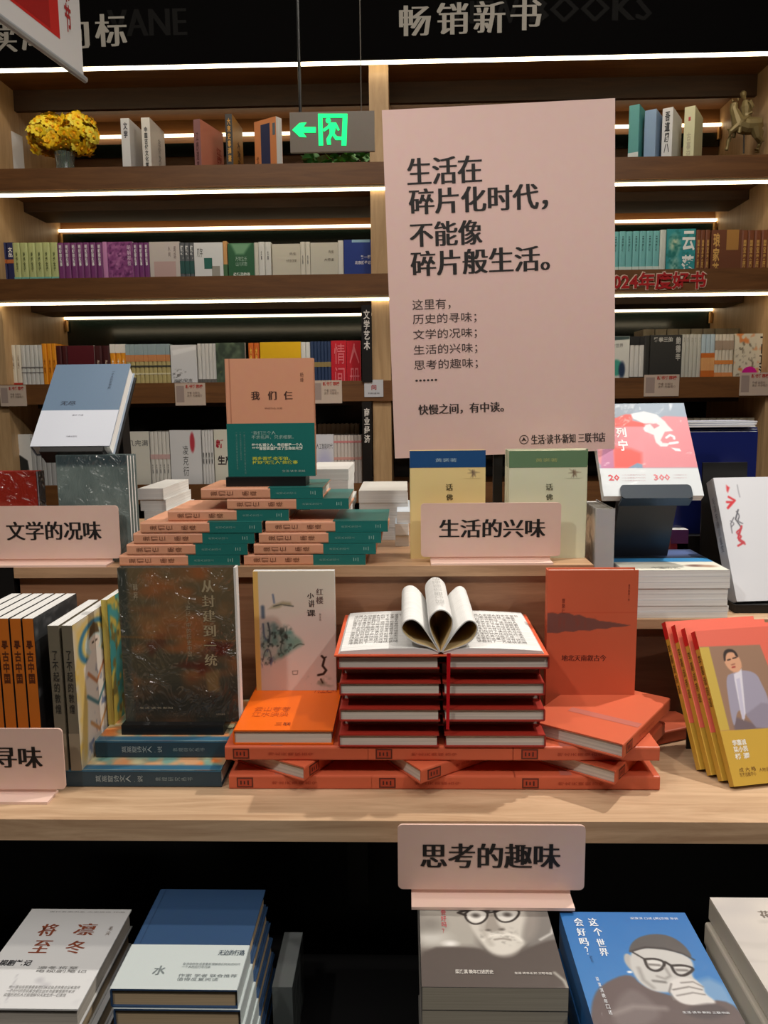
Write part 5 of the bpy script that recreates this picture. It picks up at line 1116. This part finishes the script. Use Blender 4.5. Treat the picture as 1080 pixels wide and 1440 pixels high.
# grey portrait books
gx, gy = .015, .820; n = 8; th = .0298
for i in range(n):
    r = book('grey_portrait_book', 'grey photo-cover paperback, %s' % (['lowest of the stack under the sign plate', 'second from the bottom under the sign plate', 'third from the bottom under the sign plate', 'fourth from the bottom under the sign plate', 'fifth from the bottom under the sign plate', 'third from the top under the sign plate', 'second from the top under the sign plate', 'topmost, under the sign plate, with an old man in glasses'][i]), 'grey photo-cover paperbacks', .169, .24, .0295, (110, 108, 104), page_mat((186, 178, 160)) if i == 0 else r.children[1].data.materials[0], False)
    pose(r, 'foot', (gx+random.uniform(-.0015, .0015)*(i < 7), gy+random.uniform(-.001, .002)*(i < 7), .75-(n-i)*th))
uv = uvfun(r); P = lambda pts: [uv(580+x*240/1080, 1255+y*185/832) for x, y in pts]; U = lambda x, y: uv(580+x*240/1080, 1255+y*185/832)
art(r, FF(r), [('bg', (150, 148, 142)), ('grad', (190, 188, 180), (70, 62, 58)), 
  ('poly', P([(60,-300),(420,-300),(420,350),(60,350)]), (164, 160, 152), .1), ('el', *U(120,290), .12, .05, 0, (190,188,182), .1), ('el', *U(240,325), .05, .02, 0, (226,224,220), .04), ('el', *U(110,200), .1, .06, 0, (130,126,120), .12),
  ('spoly', P([(860,-200),(330,-200),(330,40),(345,180),(430,320),(520,400),(640,385),(720,330),(780,250),(860,150)]), (196, 192, 184), .03),
  ('poly', P([(640,-200),(1000,-200),(960,300),(760,360),(700,300),(740,150),(690,60)]), (120, 116, 112), .06),
  ('spoly', P([(0,350),(400,345),(470,380),(520,410),(640,400),(760,340),(900,290),(1100,330),(1200,900),(0,900)]), (84, 76, 72), .03),
  ('el', *U(570,330), .115, .085, 5, (206,202,194), .06), ('noise', 26, 30, (120,116,110), .5, .8, 111, (.42, .55, .75, .72)), ('sline', P([(455,300),(500,272),(560,268),(570,275),(580,268),(640,270),(690,305)]), .016, (222,218,210), .03), ('sline', P([(520,300),(570,292),(620,302)]), .006, (120,112,104), .02), ('spoly', P([(690,60),(720,150),(690,260),(720,330),(800,260),(800,60)]), (140,134,128), .05, .8), ('sline', P([(440,200),(450,260),(500,330)]), .012, (164,158,150), .05, .8),
  ('spoly', P([(480,140),(520,130),(545,220),(590,225),(560,250),(470,248),(450,230)]), (150,144,136), .03), ('el', *U(480,240), .016, .007, 0, (80,74,70), .02), ('el', *U(565,236), .018, .007, 0, (80,74,70), .02),
  ('el', *U(405,150), .083, .055, -3, (214,212,206), .02, .8), ('el', *U(600,145), .085, .055, 3, (206,204,198), .02, .8),
  ('el', *U(400,148), .03, .018, 0, (90,86,82), .03), ('el', *U(600,142), .03, .018, 0, (90,86,82), .03),
  ('sline', P([(330,140),(345,180),(390,205),(440,195),(475,160),(475,125),(420,108),(360,112),(330,140)]), .009, (40,36,34), .01), ('sline', P([(520,130),(530,165),(570,192),(630,185),(670,150),(678,115),(620,104),(560,108),(520,130)]), .009, (40,36,34), .01),
  ('line', P([(475,130),(520,125)]), .01, (40,36,34), .01), ('line', P([(290,130),(335,145)]), .012, (40,36,34), .01), ('sline', P([(300,125),(420,98),(480,118)]), .012, (40,36,34), .01), ('sline', P([(520,120),(620,95),(690,112)]), .012, (40,36,34), .01),
  ('line', P([(345,70),(400,60),(470,85)]), .01, (120,116,110), .03), ('line', P([(520,85),(600,62),(660,75)]), .01, (120,116,110), .03),
  ('line', P([(810,300),(880,260),(900,190)]), .01, (190,188,184), .02), ('line', P([(900,510),(960,560),(980,600)]), .01, (170,168,160), .02)], 150, PRINT_GLOSS)
def gpx(s, x0, y0, x1, y1, c, st='plain', vv=False):
    (u0, v0) = U(x0, y0); (u1, v1) = U(x1, y1); letter(r, FF(r), s, (u0, v0, u1, v1), c, st, vertical=vv, e=.0012)
gpx('世界会好吗？', 172, 40, 222, 262, (190,60,74), 'plain', True); gpx('梁漱溟 晚年口述历史', 270, 492, 515, 522, (196,192,186), 'bold'); gpx('生活 读书·新知 三联书店', 645, 508, 885, 526, (196,192,186), 'bold')
lowbase('black block under the grey photo-cover paperbacks', gx+.002, gx+.165, gy+.004, 1.05, .75-n*th)
# blue portrait books
a = hZ(787, 1283, .746); pxx = a[0]; pyy = a[1]; n = 9; th = .0262
bp = None
for i in range(n):
    lab = 'bright blue paperback, %s in the blue stack' % ('topmost with old man in knitted cap and glasses' if i == n-1 else ORD[i]+' from the bottom')
    r = book('blue_portrait_book', lab, 'bright blue paperbacks', .165, .235, .026, (30, 96, 160), PAGE_W, False)
    pose(r, 'foot', (pxx+(.0016*((i*7) % 3)-.001)*(i < n-1), pyy-.235+.001*((i*5) % 3), .746-(n-i)*th))
uv = uvfun(r); P = lambda pts: [uv(780+x*300/1080, 1270+y*170/612) for x, y in pts]; U = lambda x, y: uv(780+x*300/1080, 1270+y*170/612)
art(r, FF(r), [('bg', (50, 116, 180)), ('grad', (44, 110, 178), (66, 128, 188)), ('poly', P([(700,400),(780,380),(860,420),(920,520),(760,500)]), (110,150,190), .06),
  ('spoly', P([(180,612),(190,480),(240,410),(380,350),(450,430),(700,500),(900,490),(1000,650),(1100,1200),(150,1200)]), (96, 84, 84), .02),
  ('spoly', P([(400,420),(330,470),(290,560),(320,640),(470,620),(560,560)]), (112,102,102), .05),
  ('spoly', P([(375,255),(350,260),(352,300),(385,340),(400,350),(410,300)]), (170,168,166), .015),
  ('spoly', P([(380,250),(440,225),(560,232),(680,270),(708,320),(690,370),(740,410),(640,450),(540,455),(480,440),(420,395),(385,330)]), (190, 190, 188), .02),
  ('spoly', P([(372,255),(385,205),(430,170),(510,155),(590,168),(660,215),(705,285),(640,255),(560,238),(460,228),(400,245)]), (86, 84, 84), .012), ('line', P([(385,245),(460,224),(560,232),(650,258),(705,288)]), .008, (60,58,58), .012),
  ('el', *U(510,305), .062, .04, 5, (206,206,204), .02, .7), ('el', *U(645,330), .055, .04, 8, (200,200,198), .02, .7),
  ('line', P([(395,250),(455,285)]), .008, (50,46,46), .01),
  ('sline', P([(455,285),(470,330),(510,348),(545,335),(560,300),(510,282),(455,285)]), .011, (44,40,40), .01), ('sline', P([(590,318),(610,360),(650,372),(690,350),(705,330),(650,315),(590,318)]), .011, (44,40,40), .01), ('line', P([(560,300),(590,318)]), .011, (44,40,40), .01),
  ('line', P([(480,312),(530,316)]), .01, (110,106,104), .02), ('line', P([(620,340),(670,342)]), .01, (110,106,104), .02),
  ('line', P([(560,330),(585,370),(560,385),(520,372)]), .01, (150,148,146), .02), ('line', P([(500,395),(560,402)]), .01, (110,108,106), .02), ('line', P([(425,330),(450,390),(500,430)]), .012, (150,148,146), .03),
  ('spoly', P([(570,410),(600,385),(660,375),(720,395),(755,425),(760,460),(820,500),(800,520),(700,520),(640,510),(590,470)]), (206, 204, 202), .02),
  ('line', P([(640,405),(700,400),(750,425)]), .006, (130,126,124), .014), ('line', P([(600,440),(680,425),(745,440)]), .006, (120,116,114), .014), ('line', P([(620,470),(700,455),(760,465)]), .006, (130,126,124), .014), ('line', P([(590,410),(580,450),(605,490)]), .006, (120,116,114), .014),
  ('spoly', P([(700,520),(820,505),(900,560),(780,600),(640,560)]), (80,72,74), .03), ('el', *U(380,350), .018, .008, 0, (230,230,230), .01), ('line', P([(300,560),(400,525),(560,535)]), .014, (140,132,130), .05)], 160, PRINT_GLOSS)
def bpx(s, x0, y0, x1, y1, c, st='bold', vv=False):
    (u0, v0) = U(x0, y0); (u1, v1) = U(x1, y1); letter(r, FF(r), s, (u0, v0, u1, v1), c, st, vertical=vv, e=.0012)
WH = (226, 232, 238)
for k, (ch, x, y) in enumerate((('这',165,80),('个',190,130),('世',205,185),('界',220,232),('会',92,80),('好',106,130),('吗',120,180),('？',148,225))): bpx(ch, x, y, x+(58 if ch != '？' else 30), y+40, WH, 'song')
for k, ch in enumerate('梁漱溟晚年口述'): bpx(ch, 205+k*10.5, 378+k*28, 228+k*11, 400+k*28, WH, 'plain')
bpx('梁漱溟 口述 [美]艾恺 采访', 380, 75, 628, 90, WH, 'plain'); bpx('生活·读书·新知 三联书店', 645, 552, 888, 566, WH, 'plain'); bpx('增订', 175, 268, 200, 305, (40,70,110), 'plain')
lowbase('black block under the bright blue paperbacks', pxx+.003, pxx+.16, pyy-.228, pyy-.003, .746-n*th)
# pale hardbacks at lower right
a = hZ(1000, 1262, .75); n = 7; th = .0335
for i in range(n):
    lab = 'pale grey cream hardback at lower right, %s' % ('topmost' if i == n-1 else ORD[i]+' from the bottom')
    r = book('pale_hardback', lab, 'pale hardbacks at lower right', .17, .235, .0332, (186, 180, 168), PAGE); dx = [0,.002,.001,.0,-.001,-.006,0][i]
    pose(r, 'foot', (a[0]+dx-.002, a[1]-.235-(.004 if i == n-2 else 0), .75-(n-i)*th))
art(r, FF(r), [('bg', (206, 200, 192)), ('noise', 2, 3, (184,180,178), .3, .8, 121), ('noise', 3, 9, (170,166,160), .6, .9, 122)], 50)
for ch, x, y in (('花', .3, .12), ('念', .55, .11), ('时', .42, .2), ('间', .66, .27)): letter(r, FF(r), ch, (x, y, x+.09, y+.06), (120,110,100), 'song', e=.001)
lowbase('black block under the pale hardbacks', a[0]+.004, a[0]+.16, a[1]-.228, a[1]-.004, .75-n*th)
